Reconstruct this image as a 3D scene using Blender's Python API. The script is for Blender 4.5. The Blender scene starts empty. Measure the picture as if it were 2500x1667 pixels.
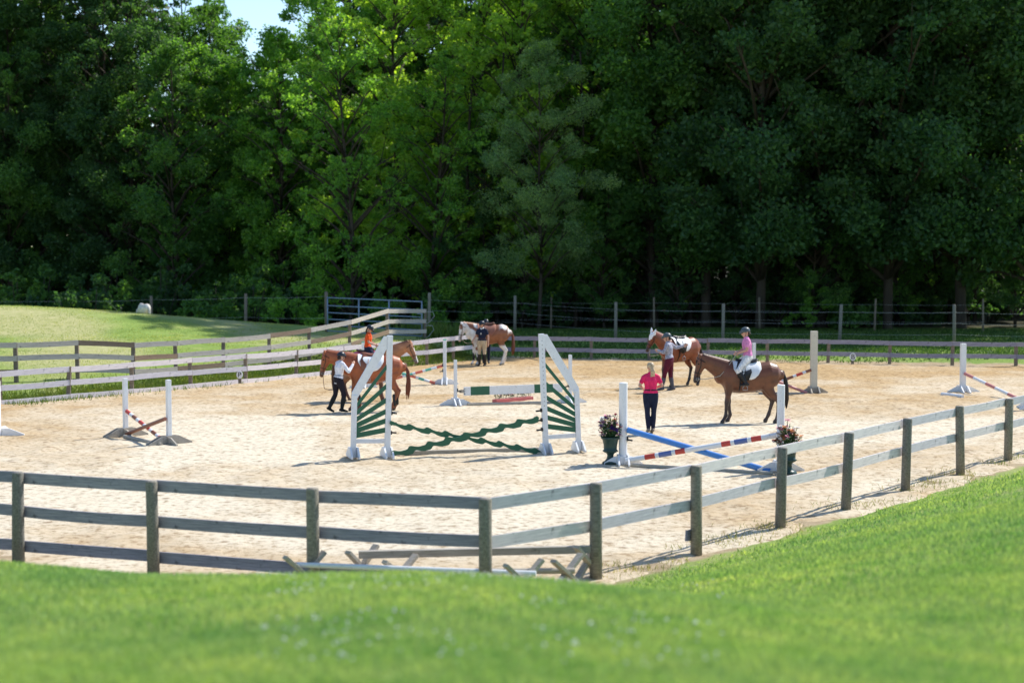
import bpy, math, random
import numpy as np
from mathutils import Vector, Matrix
R = math.radians
rng = np.random.default_rng(7)
random.seed(7)
S = bpy.context.scene
C = bpy.context.collection
# ------------------------------------------------------------------ camera, sky, sun, exposure
CAMZ, FPX = 4.6, 4000.0
PITCH = math.atan((833.5-595)/FPX)
cam = bpy.data.objects.new('camera', bpy.data.cameras.new('camera')); C.objects.link(cam)
cam.location = (0, 0, CAMZ); cam.rotation_euler = (R(90)-PITCH, 0, 0)
cam.data.sensor_width = 36; cam.data.lens = 36*FPX/2500
cam.data.clip_start = .1; cam.data.clip_end = 3000
cam.data.dof.use_dof = True; cam.data.dof.focus_distance = 37; cam.data.dof.aperture_fstop = 1.1
S.camera = cam
SUN_AZ = math.atan2(.78, .62)      # clockwise from +Y
SUN_EL = R(48)
w = bpy.data.worlds.new('World'); S.world = w; w.use_nodes = True
nt = w.node_tree; bg = nt.nodes['Background']
sky = nt.nodes.new('ShaderNodeTexSky'); sky.sky_type = 'NISHITA'; sky.sun_disc = False
sky.sun_elevation = SUN_EL; sky.sun_rotation = SUN_AZ; sky.dust_density = .25; sky.ozone_density = 3
nt.links.new(sky.outputs[0], bg.inputs[0]); bg.inputs[1].default_value = .15
sd = bpy.data.lights.new('sun', 'SUN'); sd.energy = 4.6; sd.angle = R(.5); sd.color = (1, .955, .88)
sun = bpy.data.objects.new('sun', sd); C.objects.link(sun)
sv = Vector((math.cos(SUN_EL)*math.sin(SUN_AZ), math.cos(SUN_EL)*math.cos(SUN_AZ), math.sin(SUN_EL)))
sun.rotation_euler = sv.to_track_quat('Z', 'Y').to_euler(); sun.location = (30, 30, 60)
S.view_settings.view_transform = 'Standard'; S.view_settings.look = 'None'
S.view_settings.exposure = .5; S.view_settings.gamma = 1; S.view_settings.use_curve_mapping = False
S.render.engine = 'CYCLES'
S.cycles.max_bounces = 9; S.cycles.transparent_max_bounces = 6; S.cycles.diffuse_bounces = 5; S.cycles.transmission_bounces = 8

# ------------------------------------------------------------------ survey helpers (points measured in the photograph -> the place)
cp, sp = math.cos(PITCH), math.sin(PITCH)
def ray(px, py):
    a, b = (px-1250)/FPX, (py-833.5)/FPX
    return Vector((a, cp-b*sp, -sp-b*cp))
def G(px, py, z=0.0):
    d = ray(px, py); t = (z-CAMZ)/d.z
    return Vector((d.x*t, d.y*t, z))
def D(px, py, Y):
    d = ray(px, py); t = Y/d.y
    return Vector((d.x*t, Y, CAMZ+d.z*t))

# ------------------------------------------------------------------ naming helpers
def tag(o, label=None, cat=None, group=None, kind=None):
    if label: o['label'] = label
    if cat: o['category'] = cat
    if group: o['group'] = group
    if kind: o['kind'] = kind
    return o
def thing(name, label, cat, loc=(0, 0, 0), rz=0, group=None):
    o = bpy.data.objects.new(name, None); C.objects.link(o); o.empty_display_size = .2
    o.location = loc; o.rotation_euler = (0, 0, rz)
    return tag(o, label, cat, group)
def link(name, me, parent=None):
    o = bpy.data.objects.new(name, me); C.objects.link(o)
    if parent: o.parent = parent
    return o
def copy_tree(o, parent=None):
    c = o.copy(); C.objects.link(c); c.parent = parent
    for ch in list(o.children): copy_tree(ch, c)
    return c

# ------------------------------------------------------------------ materials
def new_mat(name):
    m = bpy.data.materials.new(name); m.use_nodes = True
    return m, m.node_tree.nodes, m.node_tree.links, m.node_tree.nodes['Principled BSDF']
def noise(n, l, scale, detail=4, vec=None, rough=.6):
    t = n.new('ShaderNodeTexNoise'); t.inputs['Scale'].default_value = scale
    t.inputs['Detail'].default_value = detail; t.inputs['Roughness'].default_value = rough
    if vec is not None: l.new(vec, t.inputs['Vector'])
    return t.outputs['Fac']
def coords(n, l, scale=(1, 1, 1)):
    tc = n.new('ShaderNodeTexCoord'); mp = n.new('ShaderNodeMapping'); mp.inputs['Scale'].default_value = scale
    l.new(tc.outputs['Object'], mp.inputs['Vector']); return mp.outputs[0]
def ramp(n, l, fac, stops):
    r = n.new('ShaderNodeValToRGB'); l.new(fac, r.inputs[0]); e = r.color_ramp.elements
    while len(e) < len(stops): e.new(.5)
    for k, (p, c) in enumerate(stops):
        e[k].position = p; e[k].color = (*c, 1)
    return r.outputs[0]
def mix(n, l, fac, a, b, mode='MIX'):
    m = n.new('ShaderNodeMix'); m.data_type = 'RGBA'; m.blend_type = mode
    for inp, v in ((m.inputs[0], fac), (m.inputs[6], a), (m.inputs[7], b)):
        if isinstance(v, (int, float)): inp.default_value = v
        elif isinstance(v, tuple): inp.default_value = (*v, 1)
        else: l.new(v, inp)
    return m.outputs[2]
def bump(n, l, h, strength, dist, bsdf):
    b = n.new('ShaderNodeBump'); b.inputs['Strength'].default_value = strength; b.inputs['Distance'].default_value = dist
    l.new(h, b.inputs['Height']); l.new(b.outputs[0], bsdf.inputs['Normal'])
def plain(name, col, rough=.6, var=.12, scale=9, metal=0, bmp=.15, stretch=(1, 1, 1)):
    m, n, l, b = new_mat(name); v = coords(n, l, stretch)
    f = noise(n, l, scale, 5, v)
    lo = tuple(c*(1-var*1.6) for c in col); hi = tuple(min(1, c*(1+var)) for c in col)
    l.new(ramp(n, l, f, [(.3, lo), (.7, hi)]), b.inputs['Base Color'])
    b.inputs['Roughness'].default_value = rough; b.inputs['Metallic'].default_value = metal
    b.inputs['Specular IOR Level'].default_value = .35
    bump(n, l, noise(n, l, scale*6, 4, v), bmp, .01, b)
    return m
def paint(name, col, dirt=(.3, .24, .16), rough=.45):
    m, n, l, b = new_mat(name); v = coords(n, l)
    f = noise(n, l, 7, 6, v)
    c = mix(n, l, ramp(n, l, f, [(.45, (0, 0, 0)), (.8, (.45, .45, .45))]), col, tuple(a*.75 for a in col))
    f2 = noise(n, l, 26, 5, v)
    c = mix(n, l, ramp(n, l, f2, [(.60, (0, 0, 0)), (.72, (.55, .55, .55))]), c, dirt)
    l.new(c, b.inputs['Base Color']); b.inputs['Roughness'].default_value = rough
    bump(n, l, f2, .15, .004, b)
    return m
def wood(name, lo, hi, knots=True):
    m, n, l, b = new_mat(name)
    v = coords(n, l, (1.2, 14, 14)); f = noise(n, l, 3, 7, v)
    c = ramp(n, l, f, [(.25, lo), (.75, hi)])
    oi = n.new('ShaderNodeObjectInfo')
    c = mix(n, l, 1.0, c, ramp(n, l, oi.outputs['Random'], [(0, (.78, .8, .84)), (1, (1.1, 1.06, 1.0))]), 'MULTIPLY')
    v2 = coords(n, l); k = noise(n, l, 6, 3, v2)
    c = mix(n, l, ramp(n, l, k, [(.62, (0, 0, 0)), (.74, (.75, .75, .75))]), c, tuple(a*.4 for a in lo))
    l.new(c, b.inputs['Base Color']); b.inputs['Roughness'].default_value = .75
    b.inputs['Specular IOR Level'].default_value = .3
    bump(n, l, f, .35, .01, b)
    return m
def coat_mat(name='horse_coat', rough=.42):
    m, n, l, b = new_mat(name); a = n.new('ShaderNodeVertexColor'); a.layer_name = 'coat'
    v = coords(n, l, (1, 1, 1)); f = noise(n, l, 5, 5, v)
    c = mix(n, l, 1.0, a.outputs[0], ramp(n, l, f, [(.3, (.66, .62, .6)), (.7, (1.2, 1.18, 1.15))]), 'MULTIPLY')
    l.new(c, b.inputs['Base Color']); b.inputs['Roughness'].default_value = rough
    b.inputs['Specular IOR Level'].default_value = .5
    bump(n, l, noise(n, l, 90, 3, v), .12, .004, b)
    return m
M = dict(
    white=paint('white_paint', (.78, .79, .8)), green=paint('green_paint', (.016, .115, .06), (.05, .1, .06)),
    darkgreen=paint('dark_green_paint', (.02, .09, .06)), red=paint('red_paint', (.55, .06, .04)),
    blue=paint('blue_paint', (.05, .22, .6)), navystripe=paint('navy_stripe_paint', (.1, .15, .38)), teal=paint('teal_paint', (.12, .48, .36)),
    coral=paint('coral_paint', (.72, .16, .1)), pinkpaint=paint('pink_paint', (.6, .22, .2)), brownpaint=paint('brown_paint', (.24, .09, .05)),
    maroonbox=paint('faded_red_paint', (.5, .12, .12)), cream=paint('cream_paint', (.6, .56, .46)), greypole=wood('weathered_pole_wood', (.3, .27, .22), (.55, .5, .42)),
    board=wood('weathered_board_shaded', (.18, .175, .23), (.4, .385, .46)), boardsunlit=wood('weathered_board_sunlit', (.52, .49, .52), (.83, .78, .8)), boardlight=wood('bleached_board', (.36, .33, .28), (.62, .57, .5)),  # same weathered board twice: shade coloured into the first, sunlight into the second
    boardbrown=wood('new_brown_board', (.22, .15, .1), (.38, .28, .19)), postwood=wood('weathered_post_wood', (.12, .11, .085), (.35, .32, .27)),
    postbrown=wood('brown_post_wood', (.13, .1, .075), (.3, .25, .19)),
    black=plain('black_plastic', (.012, .012, .014), .45), leather=plain('brown_leather', (.09, .035, .018), .4), blackleather=plain('black_leather', (.012, .011, .012), .35),
    steel=plain('dull_steel', (.35, .36, .38), .4, metal=.8), gate=plain('blue_grey_gate_paint', (.2, .27, .35), .45, metal=.2),
    wire=plain('fence_wire', (.42, .43, .42), .4), bark=plain('tree_bark', (.055, .042, .03), .9, .35, 3, bmp=.8, stretch=(1, 1, .2)),
    skin=plain('skin', (.56, .31, .22), .5, .08), hairdark=plain('dark_hair', (.03, .016, .01), .45, .3, 30), hairblond=plain('blond_hair', (.5, .38, .24), .5, .3, 30),
    coat=coat_mat(), hairh=coat_mat('horse_hair', .5), eye=plain('dark_eye', (.01, .006, .004), .1),
    urn=plain('dark_green_urn', (.025, .06, .05), .35, .2), pad=plain('white_saddle_pad', (.8, .8, .8), .85, .06, 40), padpink=plain('pink_saddle_pad', (.75, .16, .22), .85),
    fleece=plain('fleece', (.72, .68, .6), .95, .1, 50), mane=plain('horse_mane', (.2, .05, .02), .5, .3, 30),
)
def cloth(name, col, var=.1):
    m, n, l, b = new_mat(name); v = coords(n, l, (1, 1, .7)); f = noise(n, l, 11, 3, v)
    l.new(ramp(n, l, f, [(.3, tuple(c*.72 for c in col)), (.7, tuple(min(1, c*1.12) for c in col))]), b.inputs['Base Color'])
    b.inputs['Roughness'].default_value = .85; b.inputs['Specular IOR Level'].default_value = .25
    w_ = n.new('ShaderNodeTexWave'); w_.inputs['Scale'].default_value = 5; w_.inputs['Distortion'].default_value = 9; w_.inputs['Detail'].default_value = 2; l.new(v, w_.inputs['Vector'])
    bump(n, l, mix(n, l, .5, w_.outputs['Fac'], f), .5, .02, b); return m

def leaf_mat(name, trans=.45, tc=(1.6, 1.6, .5), patchy=False):
    m, n, l, b = new_mat(name)
    oi = n.new('ShaderNodeObjectInfo'); ge = n.new('ShaderNodeNewGeometry')
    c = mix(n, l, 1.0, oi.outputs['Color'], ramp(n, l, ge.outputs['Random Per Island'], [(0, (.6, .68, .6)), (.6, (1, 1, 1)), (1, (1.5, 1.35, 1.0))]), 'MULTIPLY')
    v = coords(n, l); f = noise(n, l, .35, 3, v)
    c = mix(n, l, 1.0, c, ramp(n, l, f, [(.3, (.7, .82, .8)), (.7, (1.3, 1.18, .9))]), 'MULTIPLY')
    if patchy:
        g = noise(n, l, 1.7, 6, v, .7)
        c = mix(n, l, 1.0, c, ramp(n, l, g, [(.3, (.62, .82, .6)), (.5, (1, 1, 1)), (.72, (1.45, 1.2, 1.25))]), 'MULTIPLY')
    l.new(c, b.inputs['Base Color']); b.inputs['Roughness'].default_value = .55; b.inputs['Specular IOR Level'].default_value = .4
    t = n.new('ShaderNodeBsdfTranslucent')
    l.new(mix(n, l, 1.0, c, tc, 'MULTIPLY'), t.inputs[0])
    ms = n.new('ShaderNodeMixShader'); ms.inputs[0].default_value = trans
    l.new(b.outputs[0], ms.inputs[1]); l.new(t.outputs[0], ms.inputs[2])
    l.new(ms.outputs[0], n['Material Output'].inputs[0])
    return m
M['leaf'] = leaf_mat('tree_leaves', .55, (1.75, 1.85, .6)); M['grassblade'] = leaf_mat('grass_blades', .4, (1.25, 1.25, .85), True)

# ------------------------------------------------------------------ mesh builder
class MB:
    def __init__(s): s.v = []; s.f = []; s.m = []
    def add(s, vs, fs, mi=0):
        o = len(s.v); s.v += [tuple(v) for v in vs]
        for f in fs: s.f.append(tuple(i+o for i in f)); s.m.append(mi)
        return s
    def box(s, c, size, rot=None, mi=0, taper=1):
        hx, hy, hz = [a/2 for a in size]; rot = rot or Matrix.Identity(3); c = Vector(c)
        vs = [c+rot@Vector((x*hx*(taper if z > 0 else 1), y*hy*(taper if z > 0 else 1), z*hz)) for z in (-1, 1) for x, y in ((-1, -1), (1, -1), (1, 1), (-1, 1))]
        return s.add(vs, [(3, 2, 1, 0), (4, 5, 6, 7), (0, 1, 5, 4), (1, 2, 6, 5), (2, 3, 7, 6), (3, 0, 4, 7)], mi)
    def beam(s, p, q, w, h, up=(0, 0, 1), mi=0):
        p, q = Vector(p), Vector(q); t = (q-p).normalized(); side = t.cross(Vector(up)).normalized(); u = side.cross(t)
        vs = []
        for a in (p, q):
            for x, y in ((-1, -1), (1, -1), (1, 1), (-1, 1)): vs.append(a+side*x*w/2+u*y*h/2)
        return s.add(vs, [(0, 1, 2, 3), (7, 6, 5, 4), (4, 5, 1, 0), (5, 6, 2, 1), (6, 7, 3, 2), (7, 4, 0, 3)], mi)
    def tube(s, pts, rad, n=8, mi=0):
        pts = [Vector(p) for p in pts]; k = len(pts)
        if not hasattr(rad, '__len__'): rad = [rad]*k
        return s.loft([(p, r, r) for p, r in zip(pts, rad)], n, mi, caps=False)
    def loft(s, secs, n=12, mi=0, lat=(0, 1, 0), caps=True):
        secs = [(Vector(p), a, b) for p, a, b in secs]; k = len(secs); rings = []
        for i, (p, a, b) in enumerate(secs):
            t = (secs[min(i+1, k-1)][0]-secs[max(i-1, 0)][0]).normalized()
            L = Vector(lat); L = L-t*L.dot(t)
            if L.length < .15:
                L = Vector((1, 0, 0)); L = L-t*L.dot(t)
            L.normalize(); U = t.cross(L)
            rings.append((p, t, L, U, a, b))
        full = []
        if caps:
            p, t, L, U, a, b = rings[0]; r = (a+b)/2
            full += [(p-t*r*.94, L, U, a*.34, b*.34), (p-t*r*.6, L, U, a*.8, b*.8)]
        full += [(p, L, U, a, b) for p, t, L, U, a, b in rings]
        if caps:
            p, t, L, U, a, b = rings[-1]; r = (a+b)/2
            full += [(p+t*r*.6, L, U, a*.8, b*.8), (p+t*r*.94, L, U, a*.34, b*.34)]
        vs = []; fs = []
        for p, L, U, a, b in full:
            for j in range(n):
                th = 2*math.pi*j/n; vs.append(p+L*a*math.cos(th)+U*b*math.sin(th))
        for i in range(len(full)-1):
            for j in range(n):
                a0 = i*n+j; a1 = i*n+(j+1) % n; fs.append((a0, a1, a1+n, a0+n))
        fs.append(tuple(range(n-1, -1, -1))); fs.append(tuple((len(full)-1)*n+j for j in range(n)))
        return s.add(vs, fs, mi)
    def ball(s, c, r, n=10, m=7, mi=0, sc=(1, 1, 1), zmin=-1, rot=None):
        vs = []; fs = []; c = Vector(c); rot = rot or Matrix.Identity(3)
        for i in range(m+1):
            z = zmin+(1-zmin)*i/m; z = max(-1, min(1, z)); th = math.acos(z)
            for j in range(n):
                a = 2*math.pi*j/n
                vs.append(c+rot@Vector((r*sc[0]*math.sin(th)*math.cos(a), r*sc[1]*math.sin(th)*math.sin(a), r*sc[2]*math.cos(th))))
        for i in range(m):
            for j in range(n): fs.append((i*n+j, i*n+(j+1) % n, (i+1)*n+(j+1) % n, (i+1)*n+j))
        fs.append(tuple(range(n-1, -1, -1))); fs.append(tuple(m*n+j for j in range(n)))
        return s.add(vs, fs, mi)
    def lathe(s, prof, n=20, mi=0, c=(0, 0, 0)):
        vs = []; fs = []
        for r, z in prof:
            for j in range(n):
                a = 2*math.pi*j/n; vs.append((c[0]+r*math.cos(a), c[1]+r*math.sin(a), c[2]+z))
        for i in range(len(prof)-1):
            for j in range(n): fs.append((i*n+j, i*n+(j+1) % n, (i+1)*n+(j+1) % n, (i+1)*n+j))
        fs.append(tuple(range(n-1, -1, -1))); fs.append(tuple((len(prof)-1)*n+j for j in range(n)))
        return s.add(vs, fs, mi)
    def prism(s, poly, th, origin=(0, 0, 0), ux=(1, 0, 0), uz=(0, 0, 1), mi=0):
        """poly of (u, v) in the plane spanned by ux, uz, thickened by th across it"""
        o = Vector(origin); ux = Vector(ux); uz = Vector(uz); nn = ux.cross(uz).normalized(); k = len(poly)
        vs = [o+ux*u+uz*v-nn*th/2 for u, v in poly]+[o+ux*u+uz*v+nn*th/2 for u, v in poly]
        fs = [tuple(range(k-1, -1, -1)), tuple(range(k, 2*k))]+[(i, (i+1) % k, (i+1) % k+k, i+k) for i in range(k)]
        return s.add(vs, fs, mi)
    def mesh(s, name, mats, smooth=False):
        me = bpy.data.meshes.new(name); me.from_pydata(s.v, [], s.f)
        for m in (mats if isinstance(mats, (list, tuple)) else [mats]): me.materials.append(m)
        me.polygons.foreach_set('material_index', s.m)
        if smooth: me.polygons.foreach_set('use_smooth', [True]*len(s.f))
        me.update(); return me
    def build(s, name, mats, parent=None, smooth=False, bevel=0):
        o = link(name, s.mesh(name, mats, smooth), parent)
        if bevel:
            b = o.modifiers.new('bevel', 'BEVEL'); b.width = bevel; b.segments = 2; b.limit_method = 'ANGLE'
        return o
    def remesh(s, name, mat, parent, voxel, smooth=3, color=None):
        me = s.mesh(name+'_raw', mat); o = bpy.data.objects.new('tmp', me); C.objects.link(o)
        r = o.modifiers.new('r', 'REMESH'); r.mode = 'VOXEL'; r.voxel_size = voxel; r.use_smooth_shade = True
        q = o.modifiers.new('s', 'SMOOTH'); q.factor = .5; q.iterations = smooth
        dg = bpy.context.evaluated_depsgraph_get(); dg.update()
        me2 = bpy.data.meshes.new_from_object(o.evaluated_get(dg)); me2.name = name
        bpy.data.objects.remove(o); bpy.data.meshes.remove(me)
        me2.materials.clear(); me2.materials.append(mat)
        me2.polygons.foreach_set('use_smooth', [True]*len(me2.polygons))
        if color:
            co = np.empty(len(me2.vertices)*3); me2.vertices.foreach_get('co', co); co = co.reshape(-1, 3)
            a = me2.color_attributes.new('coat', 'FLOAT_COLOR', 'POINT'); col = np.ones((len(co), 4)); col[:, :3] = color(co)
            a.data.foreach_set('color', col.ravel())
        return link(name, me2, parent)
def np_mesh(name, verts, faces, mat, smooth=False):
    """faces: (n, k) index array"""
    k = faces.shape[1]; me = bpy.data.meshes.new(name)
    me.vertices.add(len(verts)); me.vertices.foreach_set('co', np.ascontiguousarray(verts, dtype=np.float32).ravel())
    me.loops.add(faces.size); me.loops.foreach_set('vertex_index', faces.astype(np.int32).ravel())
    me.polygons.add(len(faces)); me.polygons.foreach_set('loop_start', (np.arange(len(faces))*k).astype(np.int32))
    me.polygons.foreach_set('loop_total', np.full(len(faces), k, dtype=np.int32))
    if smooth: me.polygons.foreach_set('use_smooth', np.ones(len(faces), dtype=bool))
    me.materials.append(mat); me.update(calc_edges=True); me.validate(); return me
def grid_faces(nx, ny):
    i = np.arange(nx-1)[None, :]+np.arange(ny-1)[:, None]*nx
    return np.stack([i, i+1, i+1+nx, i+nx], -1).reshape(-1, 4)
def vnoise(x, y, scale, seed, octaves=3, gain=.5):
    out = 0; amp = 1; tot = 0
    for o in range(octaves):
        r = np.random.default_rng(seed+o*17).random((256, 256)); u = x/scale*2**o+31.7*o; v = y/scale*2**o+11.3*o
        iu = np.floor(u).astype(int); iv = np.floor(v).astype(int); fu = u-iu; fv = v-iv
        fu = fu*fu*(3-2*fu); fv = fv*fv*(3-2*fv); iu %= 256; iv %= 256; ju = (iu+1) % 256; jv = (iv+1) % 256
        out = out+amp*((r[iu, iv]*(1-fu)+r[ju, iv]*fu)*(1-fv)+(r[iu, jv]*(1-fu)+r[ju, jv]*fu)*fv); tot += amp; amp *= gain
    return out/tot
def sstep(a, b, x):
    t = np.clip((x-a)/(b-a), 0, 1); return t*t*(3-2*t)

# ------------------------------------------------------------------ the lie of the land
CN = G(1185, 1469)                                   # near corner post
DR = Vector((.617, .787, 0)).normalized(); DL = Vector((-.925, .38, 0)).normalized()
BL0, BL1, BL2, KB = G(0, 990), G(600, 936), G(1042, 891), G(1168, 874)
FAR1 = G(2480, 895)
def dist(p0, d, side, x, y):                          # signed distance, + on the outer side
    nx, ny = (d.y, -d.x) if side > 0 else (-d.y, d.x)
    return (x-p0.x)*nx+(y-p0.y)*ny
dB = (BL2-BL0).normalized(); dF = (FAR1-KB).normalized()
def edges(x, y):
    return (dist(CN, DR, 1, x, y), dist(CN, DL, -1, x, y), dist(BL0, dB, -1, x, y), dist(KB, dF, -1, x, y))
QE = np.array([-50, .9, 1.6, 3, 4.5, 6.9, 9, 13, 18, 60]); QZ = np.array([0, 0, .2, .78, 1.32, 1.98, 2.4, 2.82, 3.02, 3.05])
QZL = np.array([0, 0, .2, .7, 1.12, 1.72, 2.15, 2.65, 2.95, 3.0])
CTRL = []
for px, py, Y in [(0, 745, 71), (150, 752, 71), (300, 763, 71), (430, 776, 71), (560, 792, 71), (700, 806, 71), (900, 818, 71), (1040, 822, 68), (1040, 812, 74),
                  (0, 850, 58), (200, 835, 60), (400, 830, 62), (600, 830, 64), (853, 842, 60.6), (945, 830, 64), (433, 902, 53.5), (325, 908, 52), (0, 930, 50), (-300, 900, 50), (-300, 740, 72)]:
    p = D(px, py, Y); CTRL.append((p.x, p.y, p.z))
CTRL += [(x, 100, -.8) for x in (-50, -35, -20, -8)]+[(x, 84, .1) for x in (-40, -30, -22, -15, -8)]+[(x, 92, -.2) for x in (-40, -28, -18, -8)]+[(4, 72, 0), (2, 68, 0), (6, 80, 0), (12, 75, 0), (20, 80, 0), (30, 75, 0), (2, 90, 0), (15, 95, 0), (30, 100, 0), (0, 110, 0), (-20, 120, 0), (40, 60, 0), (-60, 60, 1.5), (-60, 100, 0), (-1.2, 68, .1)]
CTRL = np.array(CTRL)
def terrain(x, y):
    x = np.asarray(x, float); y = np.asarray(y, float)
    eR, eL, eB, eF = edges(x, y)
    m = np.maximum(eR, eL); k = 1.2; h = np.clip(.5+.5*(eR-eL)/k, 0, 1); m = eL*(1-h)+eR*h+k*h*(1-h)*.5
    tl = .22+.78*sstep(-.2, -4, x)
    z = np.interp(m, QE, QZ)*(1-tl)+np.interp(m, QE, QZL)*tl
    z = z-.13*sstep(1.2, 3.5, m)*(1-.55*np.exp(-((x-.3)/1.9)**2))
    z = z*(1-.12*sstep(22, 34, y)*sstep(3, 9, x))
    w_ = 0; s_ = 0
    for cx, cy, cz in CTRL:
        q = 1/(((x-cx)**2+(y-cy)**2)**1.5+2.0); w_ = w_+q; s_ = s_+q*cz
    back = s_/w_
    mask = sstep(.3, 2.6, np.maximum(eB, eF))*sstep(40, 46, y)
    z = z*(1-sstep(36, 60, y)*sstep(0, 1, np.maximum(eB, eF)))
    return z+back*mask+.05*(vnoise(x, y, 2.2, 5)-.5)*sstep(.5, 2, np.maximum(m, np.maximum(eB, eF)))
def tz(x, y): return float(terrain(np.array([x]), np.array([y]))[0])

def axis(segs):
    out = []
    for a, b, st in segs: out += list(np.arange(a, b, st))
    return np.array(out+[segs[-1][1]])
gx = axis([(-1500, -300, 200), (-300, -60, 20), (-60, -26, 2), (-26, 34, .4), (34, 70, 2), (70, 300, 20), (300, 1500, 200)])
gy = axis([(-300, -20, 20), (-20, 4, 1), (4, 48, .4), (48, 96, .5), (96, 140, 2), (140, 400, 20), (400, 2400, 200)])
X, Y = np.meshgrid(gx, gy); Z = terrain(X, Y)
eR, eL, eB, eF = edges(X, Y); em = np.maximum(np.maximum(eR, eL), np.maximum(eB, eF))
Z = np.where(em < -.6, Z-.12, Z)
me = np_mesh('ground', np.stack([X, Y, Z], -1).reshape(-1, 3), grid_faces(len(gx), len(gy)), None, True)
m, n, l, b = new_mat('mown_grass_ground'); v = coords(n, l)
at = n.new('ShaderNodeVertexColor'); at.layer_name = 'cover'; sep = n.new('ShaderNodeSeparateColor'); l.new(at.outputs[0], sep.inputs[0])
c = ramp(n, l, noise(n, l, .55, 6, v), [(.3, (.17, .27, .06)), (.55, (.24, .34, .085)), (.75, (.35, .38, .14))])
c = mix(n, l, 1.0, c, ramp(n, l, noise(n, l, 14, 6, v, .7), [(.3, (.6, .62, .5)), (.7, (1.35, 1.3, 1.2))]), 'MULTIPLY')
dry = ramp(n, l, noise(n, l, 3, 6, v), [(.3, (.34, .35, .13)), (.7, (.5, .46, .24))])
c = mix(n, l, sep.outputs[1], c, dry)
dirt = ramp(n, l, noise(n, l, 5, 7, v), [(.3, (.3, .22, .13)), (.7, (.5, .4, .26))])
mm = n.new('ShaderNodeMath'); mm.operation = 'ADD'; l.new(sep.outputs[0], mm.inputs[0])
mm2 = n.new('ShaderNodeMath'); mm2.operation = 'MULTIPLY_ADD'; l.new(noise(n, l, 1.6, 6, v), mm2.inputs[0]); mm2.inputs[1].default_value = 1.1; mm2.inputs[2].default_value = -.55
l.new(mm2.outputs[0], mm.inputs[1])
c = mix(n, l, ramp(n, l, mm.outputs[0], [(.4, (0, 0, 0)), (.6, (1, 1, 1))]), c, dirt)
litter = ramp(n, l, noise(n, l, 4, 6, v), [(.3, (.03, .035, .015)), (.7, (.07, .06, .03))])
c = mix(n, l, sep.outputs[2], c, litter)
l.new(c, b.inputs['Base Color']); b.inputs['Roughness'].default_value = .9; b.inputs['Specular IOR Level'].default_value = .15
bump(n, l, noise(n, l, 30, 6, v, .75), .8, .05, b)
me.materials.clear(); me.materials.append(m)
a = me.color_attributes.new('cover', 'FLOAT_COLOR', 'POINT'); col = np.ones((X.size, 4))
near = np.maximum(eR, eL)
col[:, 0] = np.where(Y < 44, 1-sstep(.3, 1.1, near+.35*sstep(26, 40, Y)*0), 1-sstep(.2, 1.6, em)).ravel()*.95
col[:, 1] = (sstep(46, 56, Y)*(1-sstep(-8, 0, X))*sstep(.3, .58, vnoise(X, Y*.6, 5, 3))*.95+.3*sstep(.55, .7, vnoise(X, Y, 2.5, 9))*(Y < 40)).ravel()
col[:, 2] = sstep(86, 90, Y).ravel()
a.data.foreach_set('color', col.ravel())
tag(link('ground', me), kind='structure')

# sand of the riding arena
sx = np.arange(-27, 31, .13); sy = np.arange(19.5, 67.5, .13); X, Y = np.meshgrid(sx, sy)
eR, eL, eB, eF = edges(X, Y); em = np.maximum(np.maximum(eR, eL), np.maximum(eB, eF))
edge = em+.9*(vnoise(X, Y, 1.4, 21)-.5)
n1 = vnoise(X, Y, .5, 31, 3, .6); n2 = vnoise(X, Y, 2.4, 41, 2); n3 = vnoise(X, Y, 7, 51, 2)
churn = sstep(.4, .65, vnoise(X, Y, 3.2, 61, 3))
Z = .02+.12*(n1-.5)*(.35+.65*churn)+.03*(n2-.5)+.02*(n3-.5)
near_lip = np.where(Y < 44, .75, .15)
Z = Z-.22*sstep(near_lip-.2, near_lip+.5, edge)
keep = (edge < near_lip+1.6)
F = grid_faces(len(sx), len(sy)); F = F[keep.ravel()[F].all(1)]
used = np.unique(F); remap = -np.ones(X.size, int); remap[used] = np.arange(len(used))
V = np.stack([X, Y, Z], -1).reshape(-1, 3)[used]
m, n, l, b = new_mat('arena_sand'); v = coords(n, l, (1, 1, 1))
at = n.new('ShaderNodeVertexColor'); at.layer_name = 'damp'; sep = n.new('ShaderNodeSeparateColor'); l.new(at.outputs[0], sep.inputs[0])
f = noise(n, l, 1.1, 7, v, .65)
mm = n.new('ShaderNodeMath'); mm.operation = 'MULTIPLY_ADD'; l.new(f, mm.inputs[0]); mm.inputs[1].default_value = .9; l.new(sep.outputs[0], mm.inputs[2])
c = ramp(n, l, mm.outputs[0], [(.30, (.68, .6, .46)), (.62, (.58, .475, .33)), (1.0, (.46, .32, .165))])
v2 = coords(n, l, (1, 1, 1)); f2 = noise(n, l, 7, 7, v2, .7)
c = mix(n, l, 1.0, c, ramp(n, l, f2, [(.34, (.5, .42, .33)), (.5, (1, 1, 1)), (.75, (1.1, 1.1, 1.1))]), 'MULTIPLY')
vo = n.new('ShaderNodeTexVoronoi'); vo.inputs['Scale'].default_value = 2.1; l.new(v2, vo.inputs['Vector'])
c = mix(n, l, ramp(n, l, vo.outputs['Distance'], [(.08, (.75, .75, .75)), (.2, (0, 0, 0))]), c, (.26, .18, .11))
l.new(c, b.inputs['Base Color']); b.inputs['Roughness'].default_value = .95; b.inputs['Specular IOR Level'].default_value = .1
bump(n, l, noise(n, l, 9, 8, v2, .8), .7, .06, b)
me = np_mesh('sand_arena', V, remap[F], m, True)
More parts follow.
